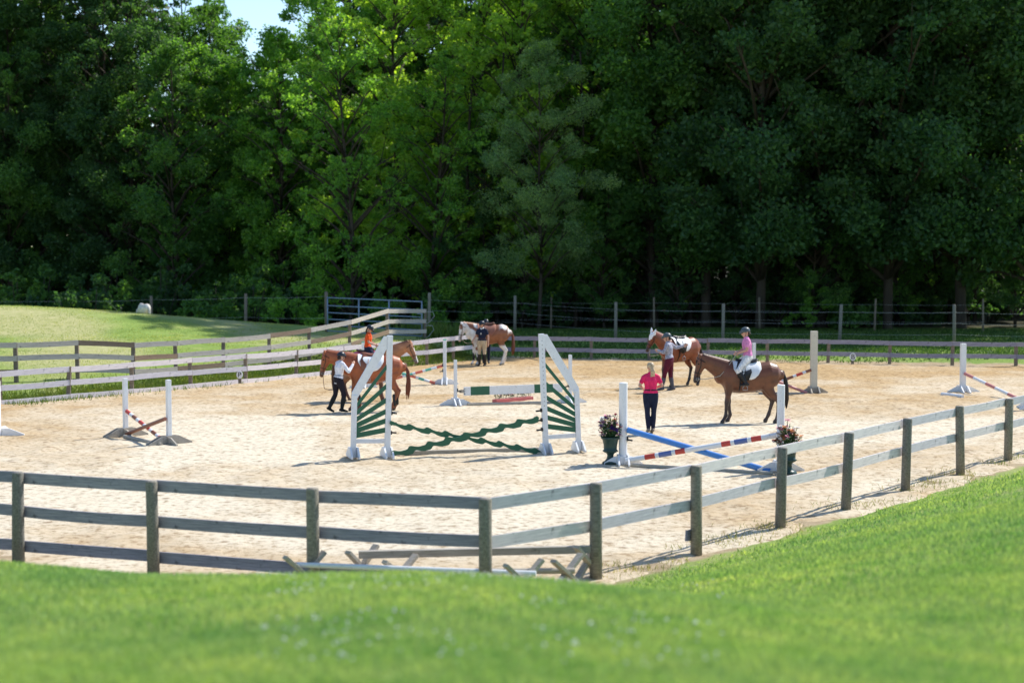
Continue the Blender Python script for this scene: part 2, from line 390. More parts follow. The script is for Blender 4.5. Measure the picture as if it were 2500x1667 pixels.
damp = .5*sstep(36, 58, Y)+.22*sstep(-6, -14, X)*sstep(30, 40, Y)+.25*(vnoise(X, Y, 6, 71, 3)-.5)*2*.6+.3*(1-sstep(0, 3, -em))*(Y < 30)*.5+.3*churn-.2+.22*sstep(-3.4, -2.2, em)*sstep(-.4, -1.2, em)*vnoise(X, Y, 2, 19)
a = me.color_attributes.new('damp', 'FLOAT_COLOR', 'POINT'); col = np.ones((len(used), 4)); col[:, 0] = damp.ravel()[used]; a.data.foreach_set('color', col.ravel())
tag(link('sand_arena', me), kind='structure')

# ------------------------------------------------------------------ grass
def blades(name, P, h, wd, mat, color, label, lean=.5, segs=2):
    """P (n,3) roots; h, wd arrays"""
    N = len(P); az = rng.random(N)*2*math.pi; la = rng.random(N)*2*math.pi; lm = lean*(.3+rng.random(N))
    side = np.stack([np.cos(az), np.sin(az), 0*az], -1)*wd[:, None]/2; ld = np.stack([np.cos(la), np.sin(la), 0*la], -1)*(h*lm)[:, None]
    up = np.array([0, 0, 1.])
    if segs == 2:
        mid = P+ld*.35+up*(h*.55)[:, None]; tip = P+ld+up*(h*.92)[:, None]
        V = np.stack([P-side, P+side, mid+side*.8, mid-side*.8, tip], 1).reshape(-1, 3); i = np.arange(N)[:, None]*5
        F = np.concatenate([i+np.array([[0, 1, 2]]), i+np.array([[0, 2, 3]]), i+np.array([[3, 2, 4]])], 0)
    else:
        tip = P+ld+up*h[:, None]; V = np.stack([P-side, P+side, tip], 1).reshape(-1, 3); F = np.arange(N)[:, None]*3+np.array([[0, 1, 2]])
    o = link(name, np_mesh(name, V, F, mat)); o.color = (*color, 1)
    return tag(o, label, 'grass', kind='stuff')
def scatter(n_, d0, d1, a0=-.36, a1=.36, pw=1):
    u = rng.random(n_); d = (d0**2+(d1**2-d0**2)*u)**.5; a_ = a0+(a1-a0)*rng.random(n_)
    return a_*d, d
P = []; H = []; W = []
for n_, d0, d1, hh, ww in ((110000, 5.6, 9, .034, .0055), (90000, 9, 13, .038, .008), (75000, 13, 19.5, .042, .013), (52000, 19.5, 36, .045, .022)):
    x, y = scatter(n_, d0, d1); eR, eL, eB, eF = edges(x, y); e = np.maximum(eR, eL); k = e+.5*(vnoise(x, y, .8, 81)-.5) > .78
    x, y = x[k], y[k]; P.append(np.stack([x, y, terrain(x, y)-.005], -1)); hv = hh*(.5+rng.random(len(x)))*(.7+.6*vnoise(x, y, .7, 83))
    H.append(hv); W.append(ww*(.7+.6*rng.random(len(x))))
P = np.concatenate(P); H = np.concatenate(H); W = np.concatenate(W)
blades('bank_grass', P, H, W, M['grassblade'], (.32, .46, .17), 'short bright green grass covering the bank in front of the fence')
# clover heads in the grass
N = 420; x, y = scatter(N*3, 7.5, 16, -.16, .13); k = (vnoise(x, y, 1.1, 91) > .52) & (np.maximum(*edges(x, y)[:2]) > 1.5); x, y = x[k][:N], y[k][:N]; z = terrain(x, y)+.035+.02*rng.random(len(x))
mb = MB()
for a_, b_, c_ in zip(x, y, z): mb.ball((a_, b_, c_), (.005+.005*random.random()), 5, 3, sc=(1, 1, .8))
tag(mb.build('clover_flowers', plain('white_clover', (.75, .76, .72), .8), smooth=True), 'tiny white clover heads scattered through the bank grass', 'flowers', kind='stuff')
# weeds and thin grass at the feet of fences, rough grass on the slope at the back
def along(p, q, n_, spread, off=0):
    t = rng.random(n_); d = (q-p).normalized(); nx, ny = -d.y, d.x; s_ = rng.normal(0, spread, n_)+off
    return p.x+(q.x-p.x)*t+nx*s_, p.y+(q.y-p.y)*t+ny*s_
x, y = along(CN, CN+DR*24, 5200, .3, -.25); k = vnoise(x, y, 1.1, 95) > .5; x, y = x[k], y[k]
blades('fence_foot_weeds', np.stack([x, y, terrain(x, y)], -1), .03+.08*rng.random(len(x)), np.full(len(x), .011), M['grassblade'], (.26, .26, .1), 'thin dry weeds along the foot of the near right fence', .8)
x, y = along(BL0, KB, 30000, .5, .45)
blades('back_fence_weeds', np.stack([x, y, terrain(x, y)-.01], -1), .04+.16*rng.random(len(x)), np.full(len(x), .03), M['grassblade'], (.14, .2, .04), 'ragged grass along the foot of the far left arena fence', .6, 1)
N = 150000; x = -26+29*rng.random(N); y = 46+40*rng.random(N); eR, eL, eB, eF = edges(x, y); k = (np.maximum(eB, eF) > .5) & (x < 3) & (vnoise(x, y, 1.6, 99) > .42); x, y = x[k], y[k]
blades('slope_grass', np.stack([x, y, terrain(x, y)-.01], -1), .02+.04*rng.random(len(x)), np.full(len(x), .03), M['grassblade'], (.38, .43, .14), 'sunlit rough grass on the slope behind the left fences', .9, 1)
p0, p1 = D(1045, 820, 69), D(1245, 825, 73); x, y = along(p0, p1, 5000, .9, .6)
blades('tall_weeds', np.stack([x, y, terrain(x, y)-.01], -1), .3+.75*rng.random(len(x))*vnoise(x, y, .9, 12), np.full(len(x), .05), M['grassblade'], (.1, .17, .04), 'tall green weeds behind the paint horse', .35)
N = 60000; x = -4+40*rng.random(N); y = 63+24*rng.random(N); eR, eL, eB, eF = edges(x, y); k = (eF > .4); x, y = x[k], y[k]
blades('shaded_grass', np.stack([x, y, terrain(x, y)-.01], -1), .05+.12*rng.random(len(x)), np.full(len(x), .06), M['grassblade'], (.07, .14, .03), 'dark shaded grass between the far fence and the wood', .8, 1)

# ------------------------------------------------------------------ board fences
def board_mesh(L, h=.145, t=.028):
    mb = MB(); k = 5; sag = random.uniform(-.022, .018)
    for i in range(k):
        a, b_ = -L/2+L*i/k, -L/2+L*(i+1)/k
        za, zb = sag*(1-(2*a/L)**2), sag*(1-(2*b_/L)**2)
        mb.beam((a, 0, za), (b_, 0, zb), t, h)
    return mb.mesh('rail', M['board'])
def put_board(p, q, mat, parent, h=.16, t=.028):
    L = (q-p).length; me = board_mesh(L, h, t); me.materials[0] = mat
    o = link('rail', me, parent); d = (q-p).normalized(); o.location = (p+q)/2
    o.rotation_euler = (random.uniform(-.02, .02), -math.asin(d.z), math.atan2(d.y, d.x)); return o
def put_post(p, h, r, mat, parent, square=False, tilt=.012):
    mb = MB()
    if square: mb.box((0, 0, h/2-.15), (r*1.9, r*1.9, h+.3), taper=.98)
    else:
        mb.lathe([(r*1.05, -.3), (r, h*.5), (r*.98, h-.015), (r*.9, h)], 14)
        for i in range(len(mb.v)):
            x_, y_, z_ = mb.v[i]; mb.v[i] = (x_*(1+.04*math.sin(i*2.3)), y_*(1+.04*math.cos(i*1.7)), z_)
    o = mb.build('post', mat, parent, smooth=not square); o.location = p
    tilt *= 1.6; o.rotation_euler = (random.gauss(0, tilt), random.gauss(0, tilt), random.uniform(0, 6) if not square else 0); return o
def fence(name, label, pts, heights, ph, pr, postmat, railmats, outer, square=False, railoff=None, first=True, last=True, skip=(), overlap=0):
    """pts: post feet (world). Rails fixed on one side, offset railoff along 'outer' normal"""
    root = thing(name, label, 'fence', pts[0])
    inv = Vector(pts[0])
    for i, p in enumerate(pts):
        if (i == 0 and not first) or (i == len(pts)-1 and not last): continue
        put_post(Vector(p)-inv, ph*random.uniform(.985, 1.02), pr, postmat, root, square)
    for i in range(len(pts)-1):
        p, q = Vector(pts[i])-inv, Vector(pts[i+1])-inv; d = (q-p).normalized(); nn = Vector((-d.y, d.x, 0)).normalized()*railoff
        for j, hz in enumerate(heights):
            if (i, j) in skip: continue
            j1, j2 = random.uniform(-.012, .012), random.uniform(-.012, .012)
            put_board(p+nn+Vector((0, 0, hz+j1))+d*.005-d*(overlap if i else 0), q+nn+Vector((0, 0, hz+j2))-d*.005, railmats[(i*7+j*3) % len(railmats)], root)
    return root
hR = [1.25, .74]; hL = [1.25, .77, .27]
posts = [CN]+[G(px, CAMY) for px, CAMY in ((1455, 1418), (1700, 1354), (1905, 1292), (2065, 1246), (2210, 1199), (2345, 1158))]
for k in range(5): posts.append(posts[-1]+DR*2.5)
near_r = fence('board_fence', 'weathered grey two-rail board fence running from the near corner post back along the right side', posts, hR, 1.35, .085, M['postwood'], [M['boardsunlit']], 1, railoff=.1, first=True, overlap=.0)
# stub of a lost third rail at the third post
o = put_board(posts[2]-CN+Vector((-.09, .02, .3))-DR*.12, posts[2]-CN+Vector((-.09, .02, .3))+DR*.1, M['board'], near_r)
postsL = [CN]+[G(765, 595+4.6*184), G(375, 595+4.6*177), G(45, 595+4.6*170.5)]
for k in range(6): postsL.append(postsL[-1]+DL*2.45)
fence('board_fence', 'shade-darkened grey three-rail board fence in front, from the corner post to the left edge', postsL, hL, 1.35, .085, M['postwood'], [M['board']], 1, railoff=-.1, first=False)
# arena back-left fence (three rails, only two towards the back corner)
def line_posts(a, b_, step):
    n_ = max(1, round((b_-a).length/step)); return [a.lerp(b_, i/n_) for i in range(n_+1)]
ext = BL0-dB*14
bp = line_posts(ext, BL0, 2.5)[:-1]+line_posts(BL0, BL1, 2.5)[:-1]+line_posts(BL1, BL2, 2.5)[:-1]+line_posts(BL2, KB, 2.6)
nb = len(bp)-1; cut = G(820, 912)
skip = {(i, 2) for i in range(nb) if (bp[i]-ext).length > (cut-ext).length}
fence('board_fence', 'pale sunlit three-rail board fence along the left side of the sand', bp, [.9, .5, .08], .98, .06, M['postbrown'], [M['boardsunlit']], 1, square=True, railoff=-.075, skip=skip)
fp = line_posts(KB, FAR1, 2.35); fp += [fp[-1]+dF*2.35*(k+1) for k in range(4)]
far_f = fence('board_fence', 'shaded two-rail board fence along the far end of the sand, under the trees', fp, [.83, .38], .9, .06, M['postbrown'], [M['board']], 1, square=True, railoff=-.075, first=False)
# second fence, on the slope outside
sp_px = [(1037, 817, 68), (945, 829, 64.5), (853, 841, 61), (755, 853, 58.8), (657, 868, 57), (545, 884, 55.3), (430, 900, 53.6), (325, 910, 52.2), (190, 922, 51), (40, 934, 49.6), (-120, 948, 48.4)]
spts = []
for px, py, Yd in sp_px:
    p = D(px, py, Yd); spts.append(Vector((p.x, p.y, tz(p.x, p.y))))
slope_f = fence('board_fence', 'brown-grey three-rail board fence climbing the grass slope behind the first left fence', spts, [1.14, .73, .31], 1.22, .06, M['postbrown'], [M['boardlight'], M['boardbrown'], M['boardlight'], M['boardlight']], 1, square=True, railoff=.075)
for dz, dx in ((1.12, .35), (.55, .32)):
    mb = MB(); mb.tube([(.02, -.1, dz), (dx, -.12, dz), (dx+.06, -.1, dz-.18), (dx*.6, -.1, dz-.42), (dx*.2, -.1, dz-.5)], .012, 5); mb.build('loose_wire', M['wire'], slope_f, True)

# dressage letter markers
def marker(px, py, Yd, letter, label, s_=.2):
    p = D(px, py, Yd); root = thing('letter_marker', label, 'sign', p)
    mb = MB()
    prof = [(s_*.5*math.cos(t), s_*.62*math.sin(t)) for t in np.linspace(0, 2*math.pi, 17)[:-1]]
    mb.prism(prof, .03, (0, 0, 0), (1, 0, 0), (0, 0, 1)); mb.build('plate', M['white'], root)
    cu = bpy.data.curves.new('letter_curve', 'FONT'); cu.body = letter; cu.size = s_*1.15; cu.extrude = .004; cu.align_x = 'CENTER'; cu.align_y = 'CENTER'
    cu.materials.append(M['black'])
    tmp = bpy.data.objects.new('tmp', cu); C.objects.link(tmp); lm = bpy.data.meshes.new_from_object(tmp.evaluated_get(bpy.context.evaluated_depsgraph_get())); bpy.data.objects.remove(tmp)
    t = link('letter', lm, root); t.location = (0, -.022, 0); t.rotation_euler = (R(90), 0, 0)
    MB().box((0, .04, -s_*.9), (.1, .06, s_*1.0)).build('bracket', M['postbrown'], root)
marker(585, 915, 52.6, 'P', 'small round white dressage letter sign above the bottom rail of the left fence')
marker(2082, 871, 62.2, 'B', 'small pale dressage letter sign on the shaded far fence', .24)

# ------------------------------------------------------------------ pipe gate
ga, gb = D(800, 817, 70), D(1030, 818, 67.6); ga.z = tz(ga.x, ga.y)+.12; gb.z = tz(gb.x, gb.y)+.12
gate = thing('pipe_gate', 'blue-grey steel pipe gate standing at the edge of the wood behind the sloping fence', 'gate', ga)
gd = gb-ga; Lg = gd.length; gd.normalize(); up = Vector((0, 0, 1)); Hg = 1.42
for k, hz in enumerate((0, .24, .5, .78, 1.08, Hg)):
    MB().tube([up*hz, gd*Lg+up*hz], .026, 8).build('crossbar', M['gate'], gate, True)
for f_ in (0, .34, .66, 1):
    MB().tube([gd*Lg*f_-up*.02, gd*Lg*f_+up*(Hg+.03)], .03 if f_ in (0, 1) else .034, 8).build('upright', M['gate'], gate, True)
MB().box(gd*(Lg-.12)+up*.95, (.18, .06, .1)).build('latch', M['gate'], gate)
# ------------------------------------------------------------------ wire fences
def wire_fence(label, posts_, heights, ph, mat, r=.055):
    root = thing('wire_fence', label, 'fence', posts_[0]); o0 = Vector(posts_[0]); tops = []
    for p in posts_: put_post(Vector(p)-o0, ph, r, mat, root)
    for hz in heights:
        for a_, b_ in zip(posts_[:-1], posts_[1:]):
            a_, b_ = Vector(a_)-o0, Vector(b_)-o0; pts = []
            for i in range(5):
                t = i/4; q = a_.lerp(b_, t); pts.append(q+Vector((0, -r, hz-.08*4*t*(1-t)*.5)))
            MB().tube(pts, .0042, 4).build('wire', M['wire'], root)
def gp(px, Yd):
    p = D(px, 800, Yd); return Vector((p.x, p.y, tz(p.x, p.y)))
wire_fence('wire fence with pale round posts between the far board fence and the wood', [gp(1047, 79), gp(1257, 83), gp(1503, 78), gp(1765, 76), gp(2050, 75), gp(2330, 74), gp(2600, 73)], [.45, .95, 1.45], 1.8, M['postwood'], .075)
wire_fence('second wire fence with thinner posts, close in front of the trees', [gp(1070, 89), gp(1345, 88.5), gp(1597, 87.5), gp(1855, 86.5), gp(2135, 85.5), gp(2400, 85)], [.5, 1.0, 1.4], 1.7, M['postbrown'], .055)
wire_fence('wire fence along the wood from the pipe gate to the left edge', [gp(797, 71), gp(600, 80), gp(370, 86), gp(150, 90), gp(-120, 93)], [.6, 1.55], 1.75, M['postbrown'], .075)

# ------------------------------------------------------------------ jumps
def ftz(p): return Vector((p[0], p[1], .02))
def standard(px, py, h, label, ang=0, w_=.1, mat='white', footlen=.75, rnd=False, cups=(), cap=None, footmat=None, two=True, group=None):
    """upright with trapezoid foot boards; ang = direction of the fence line"""
    root = thing('jump_standard', label, 'jump standard', ftz(G(px, py)), ang, group)
    mb = MB()
    if rnd: mb.lathe([(w_*.55, 0), (w_*.55, h-.01), (w_*.45, h)], 16)
    else: mb.box((0, 0, h/2), (w_, w_, h))
    mb.build('post', M[mat], root, smooth=False, bevel=0 if rnd else .006)
    L = footlen/2; tr = [(-L, 0), (L, 0), (L, .035), (L*.45, .17), (-L*.45, .17), (-L, .035)]
    fm = M[footmat or mat]
    off = w_/2+.022
    if two:
        MB().prism(tr, .035, (0, -off, .0), (1, 0, 0), (0, 0, 1)).build('foot', fm, root)
    for s_ in (-1, 1):
        MB().prism([(-L*1.1, 0), (L*1.1, 0), (L*1.1, .035), (L*.4, .2), (-L*.4, .2), (-L*1.1, .035)], .035, (s_*off, 0, 0), (0, 1, 0), (0, 0, 1)).build('foot', fm, root)
    for side, hz in cups:
        mb = MB().box((side*(w_/2+.012), -w_*.1, hz), (.03, .09, .1)).beam((side*(w_/2), -.06, hz-.02), (side*(w_/2+.11), -.06, hz-.035), .08, .03)
        mb.build('cup', M['black'], root)
    if cap: MB().box((0, 0, h+.012), (w_*1.08, w_*1.08, .03)).build('cap', M[cap], root)
    return root
def pole(p, q, bands, label, r=.045, square=False, name='jump_pole', group=None):
    """bands: list of (fraction end, material key)"""
    p, q = Vector(p), Vector(q); root = thing(name, label, 'pole', p, 0, group); d = q-p; t0 = 0
    for t1, mk in bands:
        a_, b_ = d*t0, d*t1
        if square: MB().beam(a_, b_, r*2, r*2).build('section', M[mk], root, bevel=.006)
        else: MB().tube([a_, b_], r, 14).build('section', M[mk], root, smooth=False)
        t0 = t1
    return root
def at(px, py, Yd): return D(px, py, Yd)
# --- main cross jump with green fan wings
def wing(base_in, base_out, label, tilt):
    bi, bo = G(*base_in), G(*base_out); d = bo-bi; wd = d.length; ang = math.atan2(d.y, d.x)
    root = thing('wing_standard', label, 'jump wing', (bi.x, bi.y, .02), ang); root.rotation_euler = (0, tilt, ang)
    MB().box((0, 0, 1.31), (.12, .1, 2.62)).build('inner_post', M['white'], root, bevel=.006)
    MB().box((wd, 0, .67), (.11, .1, 1.34)).build('outer_post', M['white'], root, bevel=.006)
    a_ = math.atan2(1.28, wd); 
    MB().prism([(.062, 2.6), (.062, 2.34), (wd-.03, 1.22), (wd+.053, 1.343), (wd+.05, 1.40), (.13, 2.6)], .06, (0, 0, 0), (1, 0, 0), (0, 0, 1)).build('brace', M['white'], root)
    MB().box((wd/2, 0, .35), (wd-.12, .045, .09)).build('crossbar', M['white'], root)
    for zi, zo in ((1.94, 1.11), (1.52, .95), (1.22, .81), (.98, .68), (.78, .57), (.585, .465)):
        ex = wd-.056
        MB().prism([(.061, zi+.055), (.061, zi-.055), (ex, zo-.05), (ex, zo+.06)], .03, (0, 0, 0), (1, 0, 0), (0, 0, 1)).build('slat', M['green'], root)
    for x0 in (0, wd):
        for s_ in (-1, 1):
            MB().prism([(-.34, 0), (.34, 0), (.34, .05), (.1, .22), (-.1, .22), (-.34, .05)], .035, (x0+s_*.079, 0, 0), (0, 1, 0), (0, 0, 1)).build('foot', M['white'], root)
    for hz in (.95, .74, .53):
        MB().box((-.075, -.01, hz), (.03, .11, .075)).beam((-.06, -.045, hz), (-.2, -.05, hz-.01), .06, .03).build('cup', M['black'], root)
    for k in range(16):
        MB().box((0, -.0525, 1.05+k*.095), (.014, .003, .014)).build('hole', M['black'], root)
    return root
wing((945, 1118), (862, 1121), 'left white jump wing with a fan of dark green slats, nearest the chestnut horse', R(-1.6))
wing((1333, 1108), (1413, 1106), 'right white jump wing with a fan of dark green slats', R(-2.4)*1)
bi, bo = G(945, 1118), G(1333, 1108)
def wavy(p, q, label, off, flip=1):
    p, q = Vector(p), Vector(q); p.y += off; q.y += off; d = q-p; L = d.length; d.normalize(); u = Vector((0, 0, 1)); u = (u-d*u.z).normalized()
    K = 96; top = []; bot = []
    for i in range(K+1):
        s_ = L*i/K; ph = 2*math.pi*s_/.405
        wv = .038*math.sin(ph)-.012*math.cos(2*ph)
        fat = .076*min(1, .75+4*min(i, K-i)/K)
        if i < 2 or i > K-2: fat *= .6
        top.append((s_, wv+fat)); bot.append((s_, wv-fat))
    mb = MB(); vs = []; fs = []
    nn = d.cross(u).normalized()
    for (a_, b_), (a2, b2) in zip(top, bot):
        for sgn in (-1, 1):
            vs.append(d*a_+u*b_+nn*sgn*.022); vs.append(d*a2+u*b2+nn*sgn*.022)
    for i in range(K):
        o_ = i*4; n_ = o_+4
        fs += [(o_, o_+1, n_+1, n_), (o_+2, n_+2, n_+3, o_+3), (o_, n_, n_+2, o_+2), (o_+1, o_+3, n_+3, n_+1)]
    fs += [(0, 2, 3, 1), (K*4, K*4+1, K*4+3, K*4+2)]
    mb.add(vs, fs); o = mb.build('wavy_plank', M['green']); o.location = p
    tag(o, label, 'plank')
Yc = bi.y
wavy(D(952, 1035, bi.y-.08), D(1322, 1104, bo.y-.04), 'scalloped dark green plank sloping down from the left wing cup to the right', .02)
wavy(D(957, 1110, bi.y-.1), D(1318, 1020, bo.y-.08), 'scalloped dark green plank sloping up to the right wing cup, in front', -.06)
pole(G(962, 1114)+Vector((0, .15, .05)), G(1322, 1104)+Vector((0, .15, .05)), [(1, 'greypole')], 'pale square ground rail under the green crossed planks', .045, True, 'ground_pole')
# --- plank jump behind
a1 = math.atan2((G(1392, 984)-G(1112, 990)).y, (G(1392, 984)-G(1112, 990)).x)
standard(1112, 990, 1.28, 'short white standard at the left end of the green and white plank', a1, .09, footlen=.95, cups=((1, .42),))
standard(1392, 984, 1.38, 'white standard seen behind the right green-slatted wing', a1, .09, footlen=.95, cups=((-1, .5),))
s0, s1 = G(1112, 990), G(1392, 984); dd = (s1-s0).normalized(); Ls = (s1-s0).length
pr = thing('plank', 'long white jump plank with dark green panels near its ends', 'plank', s0+dd*.12+Vector((0, -.07, .41)), 0)
tilt = .09/Ls
def plank_part(t0, t1, h, mk, nm, th=.045, zo=0):
    a_, b_ = dd*t0+Vector((0, 0, t0*tilt*.6+zo)), dd*t1+Vector((0, 0, t1*tilt*.6+zo)); MB().beam(a_, b_, th, h).build(nm, M[mk], pr)
LL = Ls-.24
plank_part(0, .12, .09, 'greypole', 'peg'); plank_part(.12, .32, .245, 'white', 'panel'); plank_part(.32, .87, .245, 'green', 'panel'); plank_part(.87, LL-.95, .245, 'white', 'panel')
plank_part(LL-.95, LL-.4, .245, 'green', 'panel'); plank_part(LL-.4, LL-.12, .245, 'white', 'panel'); plank_part(LL-.12, LL, .09, 'greypole', 'peg')
for zz in (-.075, -.03, .015, .06):
    MB().prism([(0, -.014), (.06, 0), (0, .014)], .004, dd*.122+Vector((0, -.026, zz)), tuple(dd), (0, 0, 1)).build('mark', M['black'], pr)
pole(s0+dd*.35+Vector((0, -.25, .05)), s1-dd*.3+Vector((0, -.25, .05)), [(1, 'greypole')], 'pale ground pole under the green and white plank', .045, False, 'ground_pole')
# flowers
def petals(mb, c_, r, mi, n_=7):
    c_ = Vector(c_)
    for k in range(n_):
        a_ = 2*math.pi*k/n_+random.random(); t = Vector((math.cos(a_), math.sin(a_), random.uniform(-.2, .7))).normalized(); s_ = t.cross(Vector((0, 0, 1))).normalized()*r*.45
        mb.add([c_, c_+t*r*.6+s_, c_+t*r, c_+t*r*.6-s_], [(0, 1, 2, 3)], mi)
fm = [plain('flower_'+k, c_, .7, .2, 40) for k, c_ in (('white', (.8, .78, .75)), ('purple', (.2, .06, .4)), ('red', (.5, .03, .05)), ('pink', (.75, .3, .4)), ('orange', (.75, .32, .12)), ('mauve', (.35, .18, .3)), ('cream', (.65, .52, .28)))]
stemm = plain('stem_green', (.05, .12, .04), .7, .3, 20)
fb = thing('flower_box', 'low faded red box of artificial flowers on the sand under the plank', 'flower box', G(1207, 985)); fd = (G(1297, 977)-G(1207, 985)); 
MB().beam(fd*0+Vector((0, 0, .06)), fd+Vector((0, 0, .06)), .2, .12).build('box', M['maroonbox'], fb, bevel=.01)
for k in range(26):
    q = fd*((k+.5)/26)+Vector((0, random.uniform(-.06, .06), .1)); hh = random.uniform(.1, .3); qq = q+Vector((random.uniform(-.05, .05), 0, hh))
    mb = MB(); mb.tube([q, qq], .006, 4, 0)
    for j in range(3):
        a_ = random.random()*6; z_ = hh*random.uniform(.3, .9); t = Vector((math.cos(a_)*.06, math.sin(a_)*.06, .03)); mb.add([q+Vector((0, 0, z_)), q+Vector((.02, 0, z_+.03))+t*.5, q+Vector((0, 0, z_))+t, q+Vector((-.02, 0, z_))+t*.5], [(0, 1, 2, 3)], 0)
    petals(mb, qq, random.uniform(.04, .065), 1, 8); mb.build('flower', [stemm, random.choice(fm)], fb)
# --- teal and coral cross jump at the back
standard(1086, 939, 1.44, 'white standard with a teal cap beside the chestnut horse head', 0, .11, footlen=.9, cups=((-1, .62), (-1, .45)), cap='teal')
standard(888, 947, 1.44, 'white standard mostly hidden behind the two chestnut horses', 0, .11, footlen=.9, cap='teal')
tc = [(.08, 'coral'), (.16, 'white'), (.24, 'teal'), (.28, 'white'), (.38, 'coral'), (.42, 'white'), (.52, 'teal'), (.56, 'white'), (.66, 'coral'), (.70, 'white'), (.80, 'teal'), (.84, 'white'), (.93, 'coral'), (1, 'teal')]
Yb = G(1086, 939).y
pole(D(1080, 893, Yb-.05), D(905, 940, Yb-.55), tc, 'coral, teal and white striped pole sloping up to the right standard', .045)
pole(D(1062, 935, Yb-.2), D(893, 885, Yb-.4), tc, 'coral, teal and white striped pole with its right end on the sand', .045)
pole(D(1062, 941, Yb-.1)-Vector((0, 0, .02)), D(900, 947, Yb-.9), [(1, 'greypole')], 'grey ground pole under the teal and coral crossed poles', .045, False, 'ground_pole')
# --- small cross jump at left
pL, pR_ = G(307, 1066), G(413, 1086); al = math.atan2((pR_-pL).y, (pR_-pL).x)
standard(307, 1066, 1.38, 'left standard of the small cross jump on the left of the sand', al, .1, footlen=1.0, footmat='greypole')
standard(413, 1086, 1.48, 'right standard of the small cross jump on the left of the sand', al, .1, footlen=1.0, footmat='greypole')
rw = [(.1, 'red'), (.17, 'white'), (.27, 'brownpaint'), (.34, 'white'), (.45, 'red'), (.5, 'white'), (.6, 'red'), (.66, 'white'), (.76, 'brownpaint'), (.82, 'white'), (.92, 'red'), (1, 'white')]
pole(pL+Vector((.05, -.07, .62)), pR_+Vector((-.05, -.07, .06)), rw, 'red, brown and white striped pole of the small left cross jump', .045)
pole(pL+Vector((.05, -.16, .08)), pR_+Vector((-.05, -.16, .62)), [(1, 'brownpaint')], 'plain reddish brown pole of the small left cross jump', .045)
pole(pL+Vector((.05, -.35, .05)), pR_+Vector((-.1, -.35, .05)), [(1, 'greypole')], 'grey ground pole in front of the small left cross jump', .045, False, 'ground_pole')
standard(-4, 1064, 1.3, 'white jump standard cut off by the left edge, its foot showing', 0, .11, footlen=1.3)
# --- cross jump at right behind the brown horse
standard(1986, 960, 1.9, 'tall pale standard to the right of the ridden brown horse', 0, .2, 'cream', footlen=.85, footmat='greypole')
standard(1840, 956, 1.5, 'standard hidden behind the ridden brown horse', 0, .1, footlen=.8, footmat='greypole')
Yr = G(1986, 960).y
pole(D(1980, 903, Yr-.1), D(1850, 951, Yr-.2), [(.1, 'brownpaint'), (.16, 'white'), (.28, 'red'), (.34, 'white'), (.5, 'brownpaint'), (.56, 'white'), (.7, 'red'), (.76, 'white'), (1, 'brownpaint')], 'red, brown and white striped pole behind the ridden brown horse', .045)
pole(D(1970, 959, Yr-.25), D(1850, 912, Yr-.2), [(1, 'pinkpaint')], 'faded pink pole behind the ridden brown horse', .045)
pole(D(1962, 961, Yr-.3), D(1852, 960, Yr-.4), [(1, 'greypole')], 'grey ground pole behind the ridden brown horse', .04, False, 'ground_pole')
standard(2350, 958, 1.5, 'pale wide standard at the far right of the sand', 0, .16, footlen=1.0)
standard(2520, 1000, 1.5, 'white standard cut off by the right edge', .4, .1, footlen=1.0)
Yq = G(2350, 958).y
pole(D(2356, 912, Yq-.1), D(2510, 985, Yq-3), [(.15, 'pinkpaint'), (.35, 'white'), (.5, 'pinkpaint'), (.7, 'white'), (1, 'pinkpaint')], 'pink and white pole sloping down at the far right', .05)
pole(G(2300, 966)+Vector((0, 0, .05)), G(2350, 972)+Vector((0, 0, .05)), [(1, 'white')], 'short white pole end lying by the far right standard', .06)
# --- blue and striped cross jump at front right
standard(1521, 1134, 1.7, 'round white jump post beside the left flower urn', .0, .16, rnd=True, footlen=.8, cups=((1, .7), (1, .53)))
standard(1905, 1150, 1.74, 'white jump post beside the right flower urn, behind the fence', .0, .14, rnd=True, footlen=.95, cups=((-1, .65),))
Yf = G(1521, 1134).y; Yg = G(1905, 1150).y
pole(D(1532, 1049, Yf-.12), D(1880, 1150, Yg-.1), [(1, 'blue')], 'plain blue pole sloping down to the right', .062)
pole(D(1528, 1124, Yf-.2), D(1897, 1062, Yg-.15), [(.13, 'white'), (.2, 'red'), (.225, 'white'), (.31, 'navystripe'), (.335, 'white'), (.4, 'red'), (.64, 'white'), (.7, 'red'), (.725, 'white'), (.81, 'navystripe'), (.835, 'white'), (.9, 'red'), (1, 'white')], 'white pole with red and navy bands sloping up to the right', .055)
pole(G(1540, 1138)+Vector((0, -.1, .04)), G(1885, 1158)+Vector((0, -.1, .04)), [(1, 'greypole')], 'grey ground pole in front of the blue pole', .035, False, 'ground_pole')
